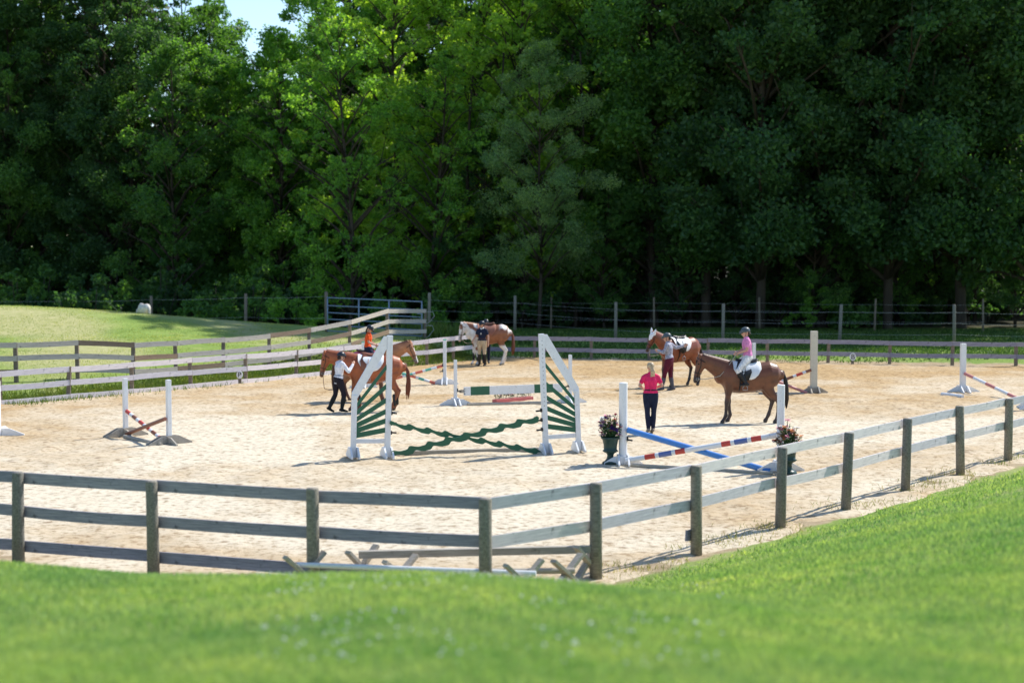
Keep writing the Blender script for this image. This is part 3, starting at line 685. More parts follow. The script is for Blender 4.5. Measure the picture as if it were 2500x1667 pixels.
def urn(px, py, label, seed, palette):
    random.seed(seed); root = thing('flower_urn', label, 'flower urn', ftz(G(px, py)))
    MB().lathe([(.17, 0), (.17, .03), (.12, .06), (.075, .11), (.065, .18), (.085, .22), (.14, .25), (.17, .275), (.135, .3), (.14, .38), (.165, .5), (.2, .54), (.2, .565), (.16, .565)], 24).build('pot', M['urn'], root, True)
    for k in range(80):
        a_ = random.random()*6.28; el = random.uniform(-.1, 1.3); rr = random.uniform(.12, .3)
        q = Vector((math.cos(a_)*math.cos(el)*rr*1.05, math.sin(a_)*math.cos(el)*rr*1.05, (.58+max(-.08, math.sin(el)*rr*1.7))))
        mb = MB(); mb.tube([(q.x*.25, q.y*.25, .56), tuple(q)], .006, 4, 0)
        for j in range(5):
            b_ = q*random.uniform(.6, 1); b_.z = .56+(q.z-.56)*random.uniform(.4, 1); t = Vector((random.gauss(0, 1), random.gauss(0, 1), random.gauss(0, .6))).normalized()*.07; s_ = t.cross(Vector((0, 0, 1))).normalized()*.016
            mb.add([b_, b_+t*.5+s_, b_+t, b_+t*.5-s_], [(0, 1, 2, 3)], 0)
        if k < 64: petals(mb, q, random.uniform(.05, .09), 1, 9); petals(mb, q+Vector((0, 0, .01)), .035, 1, 6)
        mb.build('flower', [stemm, fm[random.choice(palette)]], root)
    for k in range(2):
        a_ = random.uniform(2, 4); q = Vector((math.cos(a_)*.22, -.1, .8+.13*k)); mb = MB(); mb.tube([(0, 0, .56), tuple(q)], .006, 4, 0); [petals(mb, q+Vector((random.gauss(0, .02), random.gauss(0, .02), random.gauss(0, .02))), .06, 1, 8) for _ in range(5)]; mb.build('flower', [stemm, fm[0]], root, True)
    random.seed(seed+1)
urn(1490, 1134, 'dark green urn of purple, red and white flowers left of the round white post', 3, [1, 2, 3, 5, 5, 6, 1, 0])
urn(1925, 1158, 'dark urn of pale pink and orange flowers behind the fence post', 5, [3, 4, 0, 3, 5, 4, 6])
# --- cavaletti stacked by the corner
def cavaletto(p, q, label, zb, sec, mat, legs=(.0, 1.0), legh=.5, r=.05):
    p, q = Vector(p), Vector(q); d = (q-p).normalized(); L = (q-p).length; root = thing('cavaletto', label, 'cavaletto', (p.x, p.y, .02), math.atan2(d.y, d.x))
    if sec == 'sq': MB().beam((-.05, 0, zb), (L+.05, 0, zb), .1, .1).build('beam', M[mat], root, bevel=.006)
    else: MB().tube([(-.1, 0, zb), (L+.1, 0, zb)], r, 12).build('beam', M[mat], root)
    for f_ in legs:
        for s_ in (-1, 1):
            mb = MB().beam((f_*L-s_*.2, -s_*.2+s_*.03, .0), (f_*L+s_*.2, s_*.2+s_*.03, legh), .05, .1, (1, -1, 0)); mb.build('leg', M['greypole'], root, bevel=.005)
cavaletto(G(885, 1432), G(1435, 1418), 'long low cavaletto with a square pale beam lying just inside the near corner', .42, 'sq', 'greypole', legh=.5)
cavaletto(G(745, 1448), G(1290, 1470), 'cavaletto with a thin white pole behind the near left fence', .36, 'rd', 'white', r=.035, legh=.5, legs=(0, .98))
cavaletto(G(978, 1442), G(1385, 1440), 'middle cavaletto with crossed wooden ends by the corner post', .24, 'rd', 'greypole', legh=.42, r=.04)

# ------------------------------------------------------------------ horses
def lerp3(a, b, t): return a*(1-t[:, None])+b*t[:, None]
def horse(label, loc, heading, sc=1.0, poll=(1.25, 0, 1.7), muzzle=(1.45, 0, 1.2), base=(.3, .11, .045), points=None, muz=None, mane=(.2, .06, .02), legdx=(0, 0, 0, 0), coatfn=None, tailc=None, bridle='leather', saddle=None, socks=None, boots=None, blaze=False, earcover=False, tail_len=1.0, hoofc=(.06, .05, .04)):
    root = thing('horse', label, 'horse', loc, heading); root.scale = (sc, sc, sc)
    b = MB()
    b.loft([((-.80, 0, 1.20), .12, .14), ((-.72, 0, 1.2), .21, .27), ((-.55, 0, 1.2), .28, .345), ((-.3, 0, 1.165), .285, .345), ((-.05, 0, 1.13), .3, .365), ((.2, 0, 1.125), .295, .38), ((.42, 0, 1.16), .26, .385), ((.58, 0, 1.18), .22, .34), ((.7, 0, 1.17), .15, .2)], 20)
    b.loft([((.12, 0, 1.4), .07, .07), ((.34, 0, 1.46), .06, .1), ((.52, 0, 1.45), .06, .1)], 10)           # withers
    P, Mz = Vector(poll), Vector(muzzle)
    n0, n1 = Vector((.48, 0, 1.25)), P
    ctrl = n0.lerp(n1, .5)+Vector((.02, 0, .03))
    neck = []
    for i in range(7):
        t = i/6; q = n0.lerp(ctrl, t).lerp(ctrl.lerp(n1, t), t); neck.append((q, .165*(1-t)+.085*t, .33*(1-t)**1.1+.15*t))
    b.loft(neck, 16)
    hd = (Mz-P).normalized(); L = (Mz-P).length; lat = Vector((0, 1, 0)); lat = (lat-hd*lat.dot(hd)).normalized(); fr = lat.cross(hd).normalized()
    if fr.x < 0: fr = -fr
    if fr.z < 0 and abs(fr.z) > abs(fr.x): fr = -fr
    hp = lambda t, f_=0, s_=0: P+hd*(L*t)+fr*f_+lat*s_
    b.loft([(hp(-.02), .085, .09), (hp(.12, -.015), .1, .12), (hp(.28, -.03), .1, .135), (hp(.45, -.015), .075, .105), (hp(.65, 0), .058, .08), (hp(.82, .0), .055, .068), (hp(.95, -.005), .058, .062)], 14, lat=lat)
    b.loft([(hp(.05, .05, -.075), .03, .03), (hp(.2, .055, -.08), .03, .03)], 8); b.loft([(hp(.05, .05, .075), .03, .03), (hp(.2, .055, .08), .03, .03)], 8)
    for s_ in (-1, 1):
        e0 = hp(.0, .05, s_*.055)
        eu = (-hd*.8+fr*.25+lat*s_*.25).normalized()
        b.loft([(e0, .03, .03), (e0+eu*.07, .034, .022), (e0+eu*.13, .024, .016), (e0+eu*.17, .006, .006)], 8, lat=lat)
    for k, s_ in enumerate((-1, 1)):
        dx = legdx[k]; y = s_*.14
        b.loft([((.5, y*.8, 1.15), .1, .2), ((.5, y, .98), .09, .14), ((.5+dx*.1, y, .82), .068, .088), ((.5+dx*.45, y, .6), .06, .066), ((.5+dx*.55, y, .52), .062, .068), ((.5+dx*.6, y, .46), .048, .052), ((.49+dx*.8, y, .3), .039, .043), ((.48+dx*.9, y, .2), .05, .054), ((.52+dx, y, .1), .04, .043), ((.545+dx, y, .06), .05, .056), ((.555+dx, y, .035), .055, .065)], 12)
        dx = legdx[2+k]; y = s_*.15
        b.loft([((-.5, y*.8, 1.2), .14, .24), ((-.5, y, 1.02), .125, .22), ((-.47, y, .88), .09, .15), ((-.54+dx*.3, y, .74), .075, .11), ((-.66+dx*.5, y, .6), .05, .07), ((-.71+dx*.55, y, .54), .05, .078), ((-.69+dx*.6, y, .46), .043, .055), ((-.66+dx*.8, y, .28), .04, .046), ((-.65+dx*.9, y, .2), .05, .056), ((-.61+dx, y, .1), .04, .045), ((-.585+dx, y, .06), .05, .056), ((-.575+dx, y, .035), .054, .064)], 12)
    base = np.array(base); pt = np.array(points if points is not None else base*.9); mz = np.array(muz if muz is not None else base*.5)
    Mn = np.array(Mz); Pn = np.array(P)
    def color(co):
        c = np.tile(base, (len(co), 1)); z = co[:, 2]; x = co[:, 0]
        leg = sstep(.72, .5, z); c = lerp3(c, np.tile(pt, (len(co), 1)), leg*1.0)
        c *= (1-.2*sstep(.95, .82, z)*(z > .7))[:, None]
        if coatfn: c = coatfn(co, c)
        dm = np.linalg.norm(co-Mn, axis=1); c = lerp3(c, np.tile(mz, (len(co), 1)), sstep(.24, .08, dm)*.9)
        if socks is not None:
            for lx, s_, h_ in socks:
                m_ = (np.sign(co[:, 1]) == s_) & ((x > 0) == (lx > 0)) & (z < h_); c[m_] = (.7, .68, .62)
        if blaze:
            rel = co-Pn; t = rel@np.array(hd)/L; f_ = rel@np.array(fr); s_ = rel@np.array(lat)
            m_ = (t > .08) & (t < 1.0) & (f_ > .035) & (np.abs(s_) < .035+.02*np.sin(t*9)); c[m_] = (.75, .72, .68)
        hf = z < .065; c[hf] = hoofc
        return np.clip(c, 0, 1)
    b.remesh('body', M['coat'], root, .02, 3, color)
    for s_ in (-1, 1): MB().ball(hp(.24, .045, s_*.088), .021, 8, 6).build('eye', M['eye'], root, True)
    # mane and tail
    mm = plain('mane_'+label[:12], mane, .5, .35, 40); mb = MB()
    side = -1 if neck[0][0].x else 1
    for i in range(34):
        t = i/33; q = n0.lerp(ctrl, t).lerp(ctrl.lerp(n1, t), t); tg = (ctrl-n0).lerp(n1-ctrl, t).normalized(); u_ = Vector((-tg.z, 0, tg.x))
        rv = .33*(1-t)**1.1+.15*t; top = q+u_*(rv*.97); ln = random.uniform(.1, .2)
        for s2 in (-1, 1):
            mb.loft([(top+Vector((0, 0, .012)), .012, .02), (top+Vector((.01, s2*.05, -.04)), .014, .026), (top+Vector((.01, s2*(.07+.04*(1-t)), -ln*.9)), .01, .02), (top+Vector((.01, s2*(.07+.05*(1-t)), -ln*1.3)), .004, .008)], 5, caps=False)
    if mane is not None: mb.build('mane', mm, root, True)
    mb = MB(); fl = P+hd*.0+fr*.08
    for k in range(5): mb.loft([(P-hd*.03+fr*.04+lat*(k-2)*.014, .014, .014), (fl+hd*.08+lat*(k-2)*.018+fr*.02, .012, .012), (fl+hd*.2+lat*(k-2)*.02, .004, .004)], 5, caps=False)
    if not earcover: mb.build('forelock', mm, root, True)
    tm = plain('tail_'+label[:12], tailc or mane, .5, .4, 40); mb = MB()
    for k in range(16):
        a_ = random.uniform(-1, 1); b_ = random.uniform(-1, 1); e = tail_len*random.uniform(.85, 1.05)
        mb.loft([((-.78, .01*a_, 1.33), .03, .03), ((-.88, .03*a_, 1.27-.02*b_), .03, .032), ((-.94-.02*b_, .05*a_, 1.08), .032, .034), ((-.96-.03*b_, .07*a_, .85), .032, .036), ((-.95-.05*b_, .08*a_, 1.3-.72*e), .028, .03), ((-.93-.05*b_, .07*a_, 1.3-.95*e), .006, .008)], 6, caps=False)
    mb.build('tail', tm, root, True)
    # bridle
    if bridle:
        lm_ = M[bridle]; mb = MB()
        def band(t, f0, rl, rf, w_=.011, tiltf=0):
            pts = []
            for k in range(17):
                a_ = 2*math.pi*k/16; pts.append(hp(t+tiltf*math.sin(a_), f0+rf*math.sin(a_), rl*math.cos(a_)))
            mb.tube(pts, w_, 5)
        band(.62, 0, .067, .09); band(.07, -.02, .105, .13, .011, -.05)
        for s_ in (-1, 1):
            mb.tube([hp(-.02, .02, s_*.08), hp(.3, -.02, s_*.106), hp(.62, -.01, s_*.068), hp(.86, -.03, s_*.062)], .01, 5)
        bri = mb.build('bridle', lm_, root, True)
        for s_ in (-1, 1):
            mb = MB(); cc = hp(.86, -.03, s_*.066); mb.tube([cc+hd*.035*math.cos(a_)+fr*.035*math.sin(a_) for a_ in np.linspace(0, 6.283, 11)], .006, 5); mb.build('bit_ring', M['steel'], bri, True)
    if earcover:
        mb = MB()
        for s_ in (-1, 1):
            e0 = hp(.0, .05, s_*.055); eu = (-hd*.8+fr*.25+lat*s_*.25).normalized()
            mb.loft([(e0-eu*.03, .045, .04), (e0+eu*.07, .048, .034), (e0+eu*.14, .036, .028), (e0+eu*.19, .012, .012)], 10, lat=lat)
        mb.loft([(hp(-.03, .03), .09, .085), (hp(.1, .045), .1, .09), (hp(.25, .05), .085, .07), (hp(.33, .06), .05, .045)], 12, lat=lat)
        mb.remesh('ear_bonnet', M['pad'], root, .012, 3)
    def sheet(x0, x1, top, bot, off, mat, nm, curve=.0, th=.012, front=0):
        """cloth lying over the back, both sides"""
        mb = MB(); K = 22; rows = []
        for i in range(9):
            fx = i/8; x = x0+(x1-x0)*fx; ring = []
            zc = 1.13; rl, rv = .3+off, .375+off
            for k in range(K+1):
                a_ = (k/K-.5)*2*bot*(1-curve*abs(2*fx-1)**3)
                ring.append(Vector((x-front*abs(a_)*.15, rl*math.sin(a_)*1.0, zc+.015*math.cos(a_)+rv*math.cos(a_)+.03*sstep(.15, .4, np.float64(x))*math.cos(a_)**4)))
            rows.append(ring)
        vs = [v for r_ in rows for v in r_]; vs2 = [v-Vector((0, v.y, v.z-1.13)).normalized()*th for v in vs]; n_ = K+1; o_ = len(vs); fs = []
        for i in range(8):
            for k in range(K):
                a0 = i*n_+k; fs.append((a0, a0+n_, a0+n_+1, a0+1)); fs.append((a0+o_, a0+1+o_, a0+n_+1+o_, a0+n_+o_))
        for i in range(8):
            for k in (0, K):
                a0 = i*n_+k; fs.append((a0, a0+n_, a0+n_+o_, a0+o_))
        for k in range(K):
            for i in (0, 8): a0 = i*n_+k; fs.append((a0, a0+1, a0+1+o_, a0+o_))
        mb.add(vs+vs2, fs); return mb.build(nm, mat, root, True)
    if saddle:
        padm, leath = saddle
        sheet(-.28, .42, 0, 1.62, .02, padm, 'saddle_pad', .42)
        mb = MB()
        mb.loft([((-.17, 0, 1.575), .13, .04), ((-.08, 0, 1.545), .15, .05), ((.08, 0, 1.54), .12, .05), ((.22, 0, 1.565), .09, .05), ((.29, 0, 1.585), .06, .035)], 12)
        sad = mb.remesh('saddle', leath, root, .014, 3)
        for s_ in (-1, 1):
            mb = MB(); pts = [(-.02, 1.55), (.28, 1.58), (.36, 1.4), (.34, 1.18), (.22, 1.06), (.06, 1.1), (-.02, 1.3)]
            vs = []
            for u, v in pts:
                a_ = math.acos(max(-.3, min(.98, (v-1.13)/.42))); vs.append(Vector((u, s_*(.35*math.sin(a_)), v)))
            c_ = sum(vs, Vector())/len(vs); c_.y += s_*.02
            V2 = [v+Vector((0, s_*.014, 0)) for v in vs]; k = len(vs)
            mb.add(vs+V2+[c_+Vector((0, s_*.014, 0)), c_], [(i, (i+1) % k, (i+1) % k+k, i+k) for i in range(k)]+[(i+k, (i+1) % k+k, 2*k) for i in range(k)]+[((i+1) % k, i, 2*k+1) for i in range(k)])
            mb.build('saddle_flap', leath, sad, True)
            mb = MB(); y = s_*.36; mb.tube([(.14, s_*.28, 1.45), (.15, y+s_*.01, 1.2), (.15, y, .98)], .011, 5); mb.build('stirrup_leather', leath, sad, True)
            mb = MB(); mb.tube([(.15, y, .98), (.09, y, .93), (.09, y, .86), (.21, y, .86), (.21, y, .93), (.15, y, .98)], .009, 5); mb.build('stirrup', M['steel'], sad, True)
        mb = MB(); mb.tube([(.26, .3*math.sin(a_), 1.14+.36*math.cos(a_)) for a_ in np.linspace(1.3, 2*math.pi-1.3, 15)], .02, 6); mb.build('girth', leath, sad, True)
    if boots:
        for lx, s_ in boots:
            mb = MB(); x = (.487+legdx[0 if s_ < 0 else 1]*.85) if lx > 0 else (-.665+legdx[2 if s_ < 0 else 3]*.8); y = s_*(.14 if lx > 0 else .15)
            mb.loft([((x+.01, y, .43), .046, .05), ((x, y, .3), .042, .047), ((x+.005, y, .19), .052, .056)], 10); mb.build('leg_wrap', M['black'], root, True)
    root['_hp'] = 0; del root['_hp']
    return root, hp
# ------------------------------------------------------------------ people
def person(label, loc, heading, h=1.68, J={}, top=('shirt', None, 'long'), legs=None, boots=None, boot_h=.42, helmet=None, hair=None, hairstyle=None, lean=0, belt=None, female=True, shoes=None, gloves=None, scale3=None, collar=None):
    k = h/1.68; root = thing('person', label, 'person', loc, heading); root.scale = (k, k, k)
    j = dict(pelvis=(0, 0, .95), waist=(0, 0, 1.08), chest=(0, 0, 1.27), neck=(0, 0, 1.43), head=(.02, 0, 1.565),
             shL=(0, .16, 1.368), shR=(0, -.16, 1.368), elL=(-.02, .22, 1.12), elR=(-.02, -.22, 1.12), wrL=(.05, .24, .88), wrR=(.05, -.24, .88),
             hipL=(0, .09, .92), hipR=(0, -.09, .92), knL=(.02, .1, .5), knR=(.02, -.1, .5), anL=(-.02, .1, .085), anR=(-.02, -.1, .085), toeL=None, toeR=None, face=(1, 0, -.1))
    j.update(J); V = {a: (Vector(b) if b is not None else None) for a, b in j.items()}
    for s_ in 'LR':
        if V['toe'+s_] is None: V['toe'+s_] = V['an'+s_]+Vector((.16, 0, -.05))
    hipw = .168 if female else .155; shw = .16 if female else .19
    def torso(b, g=0, lo=0, hi=1):
        secs = [(V['pelvis']-Vector((0, 0, .05)), hipw+g, .105+g), (V['pelvis'].lerp(V['waist'], .35), hipw+g, .11+g), (V['waist'], .125+g, .09+g), (V['waist'].lerp(V['chest'], .6), .145+g, .105+g), (V['chest'], shw+g, .115+g), (V['chest'].lerp(V['neck'], .62), shw*.86+g, .09+g), (V['neck']-Vector((0, 0, .015)), .07+g, .065+g)]
        b.loft(secs[lo:], 14)
        for s_ in 'LR': b.loft([(V['neck']-Vector((0, 0, .03)), .05+g, .045+g), (V['neck'].lerp(V['sh'+s_], .6)+Vector((0, 0, -.005)), .05+g, .045+g), (V['neck'].lerp(V['sh'+s_], .9)-Vector((0, 0, .01)), .045+g, .045+g)], 10, lat=(1, 0, 0))
    def arm(b, s_, g=0, part='full'):
        sh, el, wr = V['sh'+s_], V['el'+s_], V['wr'+s_]
        up = [(sh.lerp(el, .06), .052+g, .054+g), (sh.lerp(el, .5), .045+g, .047+g), (el, .037+g, .038+g)]
        if part == 'short': b.loft([(sh.lerp(el, .1), .046+g, .048+g), (sh.lerp(el, .35), .043+g, .045+g), (sh.lerp(el, .6), .044+g, .046+g)], 10); return
        b.loft(up, 10); b.loft([(el, .037+g, .038+g), (el.lerp(wr, .35), .038+g, .038+g), (wr, .025+g, .027+g)], 10)
    def leg(b, s_, g=0, k0=0, low=1.0):
        hp_, kn, an = V['hip'+s_], V['kn'+s_], V['an'+s_]
        b.loft([(hp_, .092+g, .098+g), (hp_.lerp(kn, .35), .086+g, .09+g), (hp_.lerp(kn, .8), .058+g, .062+g), (kn, .053+g, .056+g)], 12)
        b.loft([(kn, .053+g, .056+g), (kn.lerp(an, .3*low), .053+g, .057+g), (kn.lerp(an, .97*low), .034+g, .037+g)], 12)
    hd = V['head']; fd = V['face'].normalized(); lt = Vector((0, 0, 1)).cross(fd).normalized(); up = fd.cross(lt).normalized()
    rot = Matrix((fd, lt, up)).transposed()
    b = MB(); torso(b)
    b.loft([(V['neck']-Vector((0, 0, .03)), .055, .055), (V['neck'].lerp(hd, .5), .05, .05), (hd-up*.03, .055, .06)], 10)
    hp2 = lambda f_, l_, u_: hd+fd*f_+lt*l_+up*u_
    b.ball(hp2(-.005, 0, .03), .088, 14, 10, sc=(1.08, .86, 1.12), rot=rot); b.ball(hp2(.03, 0, -.045), .06, 12, 8, sc=(.95, .85, 1.05), rot=rot)
    b.loft([(hp2(.082, 0, .02), .012, .012), (hp2(.104, 0, -.018), .016, .015)], 8)
    b.loft([(hp2(.078, -.02, -.055), .009, .01), (hp2(.084, 0, -.056), .01, .012), (hp2(.078, .02, -.055), .009, .01)], 6, lat=(0, 0, 1))
    for s_ in (-1, 1): b.ball(hp2(-.005, s_*.08, .0), .024, 8, 6, sc=(.7, .35, 1.1), rot=rot); b.ball(hp2(.07, s_*.032, .035), .016, 6, 5, sc=(.8, 1.3, .5), rot=rot)
    for s_ in 'LR':
        arm(b, s_); leg(b, s_); an, to = V['an'+s_], V['toe'+s_]
        b.loft([(an-(to-an)*.25, .03, .03), (an.lerp(to, .3), .036, .034), (to, .036, .022)], 10)
        el, wr = V['el'+s_], V['wr'+s_]; d = (wr-el).normalized(); sg = 1 if s_ == 'L' else -1
        nrm = Vector((0, -sg, 0)); nrm = (nrm-d*nrm.dot(d)); nrm = nrm.normalized() if nrm.length > .1 else Vector((0, 0, 1)); ac = d.cross(nrm)
        b.loft([(wr-d*.01, .024, .024), (wr+d*.05, .041, .018), (wr+d*.085, .038, .016)], 10, lat=ac)
        for q in range(4):
            f0 = wr+d*.085+ac*(.03-.02*q); ln = (.06, .07, .066, .05)[q]
            b.loft([(f0-d*.02, .0095, .0095), (f0+d*ln*.55+nrm*.008, .009, .009), (f0+d*ln*.9+nrm*.03, .008, .008)], 6)
        b.loft([(wr+d*.02+ac*.03, .012, .012), (wr+d*.05+ac*.058+nrm*.01, .011, .011), (wr+d*.08+ac*.062+nrm*.03, .009, .009)], 6)
    b.remesh('body', M['skin'], root, .0085, 1)
    for s_ in (-1, 1): MB().ball(hp2(.076, s_*.031, .018), .0125, 8, 6).build('eye', M['eye'], root, True)
    tn, tm, sl = top
    b = MB(); torso(b, .014, 0)
    for s_ in 'LR': arm(b, s_, .013, sl if sl == 'short' else 'full')
    b.remesh(tn, tm, root, .011, 2)
    b = MB(); b.loft([(V['pelvis']-Vector((0, 0, .06)), hipw+.02, .12), (V['pelvis']+Vector((0, 0, .02)), hipw+.019, .125), (V['pelvis'].lerp(V['waist'], .55), .142, .112)], 14)
    for s_ in 'LR': leg(b, s_, .011)
    b.remesh('trousers', legs, root, .011, 2)
    if belt is not None:
        c_ = V['pelvis'].lerp(V['waist'], .75); mb = MB(); mb.tube([c_+Vector((.108*math.cos(a_), .143*math.sin(a_), 0)) for a_ in np.linspace(0, 6.283, 21)], .017, 6); mb.build('belt', belt, root, True)
    if collar is not None:
        mb = MB(); mb.tube([V['neck']+Vector((.06*math.cos(a_)+.01, .068*math.sin(a_), .02-.02*math.cos(a_))) for a_ in np.linspace(0, 6.283, 17)], .016, 6); mb.loft([(V['neck']+Vector((.07, 0, .0)), .02, .012), (V['chest']+Vector((.128, 0, -.05)), .016, .01)], 6); mb.build('collar', collar, root, True)
    for s_ in 'LR':
        an, to, kn = V['an'+s_], V['toe'+s_], V['kn'+s_]; bm_ = boots or shoes; b = MB()
        if boots is not None:
            t0 = an.lerp(kn, boot_h/.42*.88); b.loft([(t0, .066, .07), (an.lerp(kn, .6), .068, .072), (an.lerp(kn, .15), .05, .052), (an, .05, .05)], 12)
        else: b.loft([(an.lerp(kn, .12), .05, .05), (an, .046, .046)], 10)
        b.loft([(an-(to-an)*.3-Vector((0, 0, .015)), .036, .038), (an.lerp(to, .3), .045, .044), (to, .045, .03)], 10)
        b.remesh('boot' if boots else 'shoe', bm_, root, .012, 2)
    if helmet is not None:
        mb = MB(); mb.ball(hp2(-.012, 0, .045), .122, 18, 8, sc=(1.08, .93, 1.0), zmin=-.12, rot=rot)
        mb.loft([(hp2(.1, -.04, .045), .02, .01), (hp2(.15, 0, .042), .05, .009), (hp2(.1, .04, .045), .02, .01)], 8, lat=(0, 0, 1))
        mb.build('helmet', helmet, root, True)
        MB().tube([hp2(.0, -.088, .04), hp2(.015, -.075, -.05), hp2(.03, 0, -.115), hp2(.015, .075, -.05), hp2(.0, .088, .04)], .007, 5).build('chin_strap', M['black'], root, True)
    if hair is not None:
        mb = MB()
        if helmet is None: mb.ball(hp2(-.02, 0, .045), .1, 14, 8, sc=(1.05, .92, 1.02), rot=rot, zmin=-.35)
        mb.ball(hp2(-.075, 0, -.01), .06, 10, 7, sc=(.7, 1.1, 1.1), rot=rot)
        base_ = hp2(-.1, 0, -.02)
        if hairstyle == 'tail':
            for q in range(7):
                a_ = random.uniform(-1, 1)*.02; mb.loft([(base_+lt*a_, .02, .02), (base_-fd*.03+lt*a_*2-Vector((0, 0, .09)), .024, .024), (base_-fd*.02+lt*(a_*2.4)-Vector((0, 0, .16)), .02, .02), (base_-fd*.0+lt*(a_*3)-Vector((0, 0, .24+a_)), .008, .008)], 6)
        elif hairstyle == 'bun': mb.ball(hp2(-.11, 0, -.03), .04, 10, 7)
        mb.remesh('hair', hair, root, .01, 1)
    return root
def rein(label, pts, mat='leather'):
    mb = MB(); p = [Vector(q) for q in pts]; fine = []
    for a_, b_ in zip(p[:-1], p[1:]):
        for i in range(6):
            t = i/6; fine.append(a_.lerp(b_, t)+Vector((0, 0, -.12*(b_-a_).length*4*t*(1-t)*.4)))
    fine.append(p[-1]); tag(mb.tube(fine, .009, 5).build('rein', M[mat], None, True), label, 'rein')
def wpt(root, q):
    sc = root.scale.x; c_, s_ = math.cos(root.rotation_euler.z), math.sin(root.rotation_euler.z); q = Vector(q)*sc
    return Vector((root.location.x+q.x*c_-q.y*s_, root.location.y+q.x*s_+q.y*c_, root.location.z+q.z))
PI = math.pi
navy = cloth('navy_cloth', (.012, .018, .045)); darkpants = cloth('dark_breeches', (.02, .016, .024)); helmblack = plain('helmet_black', (.02, .025, .035), .35); helmgrey = plain('helmet_grey', (.07, .09, .1), .4)
# 1 chestnut, front
h1, hp1 = horse('chestnut horse standing side-on in the middle with white saddle pad, rump to the right', ftz(G(912, 1005)), PI+.1, 1.0, poll=(1.28, .02, 1.55), muzzle=(1.42, .04, .97), base=(.34, .085, .024), points=(.22, .06, .02), muz=(.1, .035, .02), mane=(.2, .05, .02), legdx=(.08, -.12, .02, .12), saddle=(M['pad'], plain('tan_saddle_leather', (.25, .09, .05), .4)), tailc=(.16, .04, .018), boots=((1, -1), (-1, -1), (1, 1), (-1, 1)))
bpy.context.view_layer.update()
person('person in white long-sleeved shirt and dark breeches stepping up to the chestnut horse', ftz(G(826, 1009)), .55, 1.63,
       J=dict(waist=(.03, 0, 1.08), chest=(.04, 0, 1.27), neck=(.07, 0, 1.42), head=(.11, 0, 1.55), shL=(.05, .165, 1.385), shR=(.05, -.165, 1.385), elL=(.26, .2, 1.22), wrL=(.4, .12, 1.4), elR=(.2, -.26, 1.16), wrR=(.38, -.16, 1.34), knR=(.14, -.09, .5), anR=(.06, -.09, .085), knL=(-.04, .1, .5), anL=(-.23, .12, .12), toeL=(-.1, .12, .035), face=(1, .2, -.1)),
       top=('shirt', cloth('white_shirt', (.78, .78, .84)), 'long'), legs=darkpants, boots=cloth('dark_half_chaps', (.02, .022, .022)), boot_h=.4, helmet=helmblack, hair=M['hairdark'], hairstyle='bun', belt=M['black'])
# 2 chestnut behind, with rider
h2, hp2_ = horse('light chestnut horse behind the other, facing right with its head over its rump', ftz(G(886, 984))+Vector((0, .4, 0)), -.06, .94, poll=(1.42, -.04, 1.76), muzzle=(1.66, -.1, 1.2), base=(.4, .17, .075), points=(.12, .05, .03), muz=(.12, .09, .08), mane=(.12, .05, .025), blaze=True, legdx=(.1, 0, 0, .1), saddle=(M['padpink'], M['leather']))
def rider(label, hroot, h, seatx=.02, top=None, legs=None, boots=None, helmet=None, hair=None, face=(1, 0, -.35), hands=(.42, 1.62), hairstyle='tail', lean=.03, seatz=1.6):
    sz = seatz/(h/1.68)*hroot.scale.x-.88
    f = hroot.scale.x/(h/1.68); z0 = seatz*f+.07
    P = lambda x, y, z: (x*f, y*f, z*f)
    J = dict(pelvis=(0, 0, z0), waist=(.0, 0, z0+.14), chest=(lean, 0, z0+.33), neck=(lean+.01, 0, z0+.49), head=(lean+.04, 0, z0+.625), shL=(lean, .165, z0+.445), shR=(lean, -.165, z0+.445),
             elL=(lean+.04, .21, z0+.19), elR=(lean+.04, -.21, z0+.19), wrL=(.27, .08, z0+.1), wrR=(.27, -.08, z0+.1),
             hipL=(.02, .1, z0-.03), hipR=(.02, -.1, z0-.03), knL=(.3*f, .33*f, z0-.34), knR=(.3*f, -.33*f, z0-.34), anL=(.1*f, .36*f, z0-.7), anR=(.1*f, -.36*f, z0-.7), toeL=(.25*f, .38*f, z0-.72), toeR=(.25*f, -.38*f, z0-.72), face=face)
    q = wpt(hroot, (seatx, 0, 0))
    return person(label, q, hroot.rotation_euler.z, h, J=J, top=top, legs=legs, boots=boots, helmet=helmet, hair=hair, hairstyle=hairstyle, boot_h=.4)
r1 = rider('rider in orange T-shirt with long dark ponytail looking down on the light chestnut horse', h2, 1.42, .12, top=('shirt', cloth('orange_shirt', (.85, .1, .015)), 'short'), legs=navy, boots=M['blackleather'], helmet=helmblack, hair=M['hairdark'], face=(1, -.15, -.7))
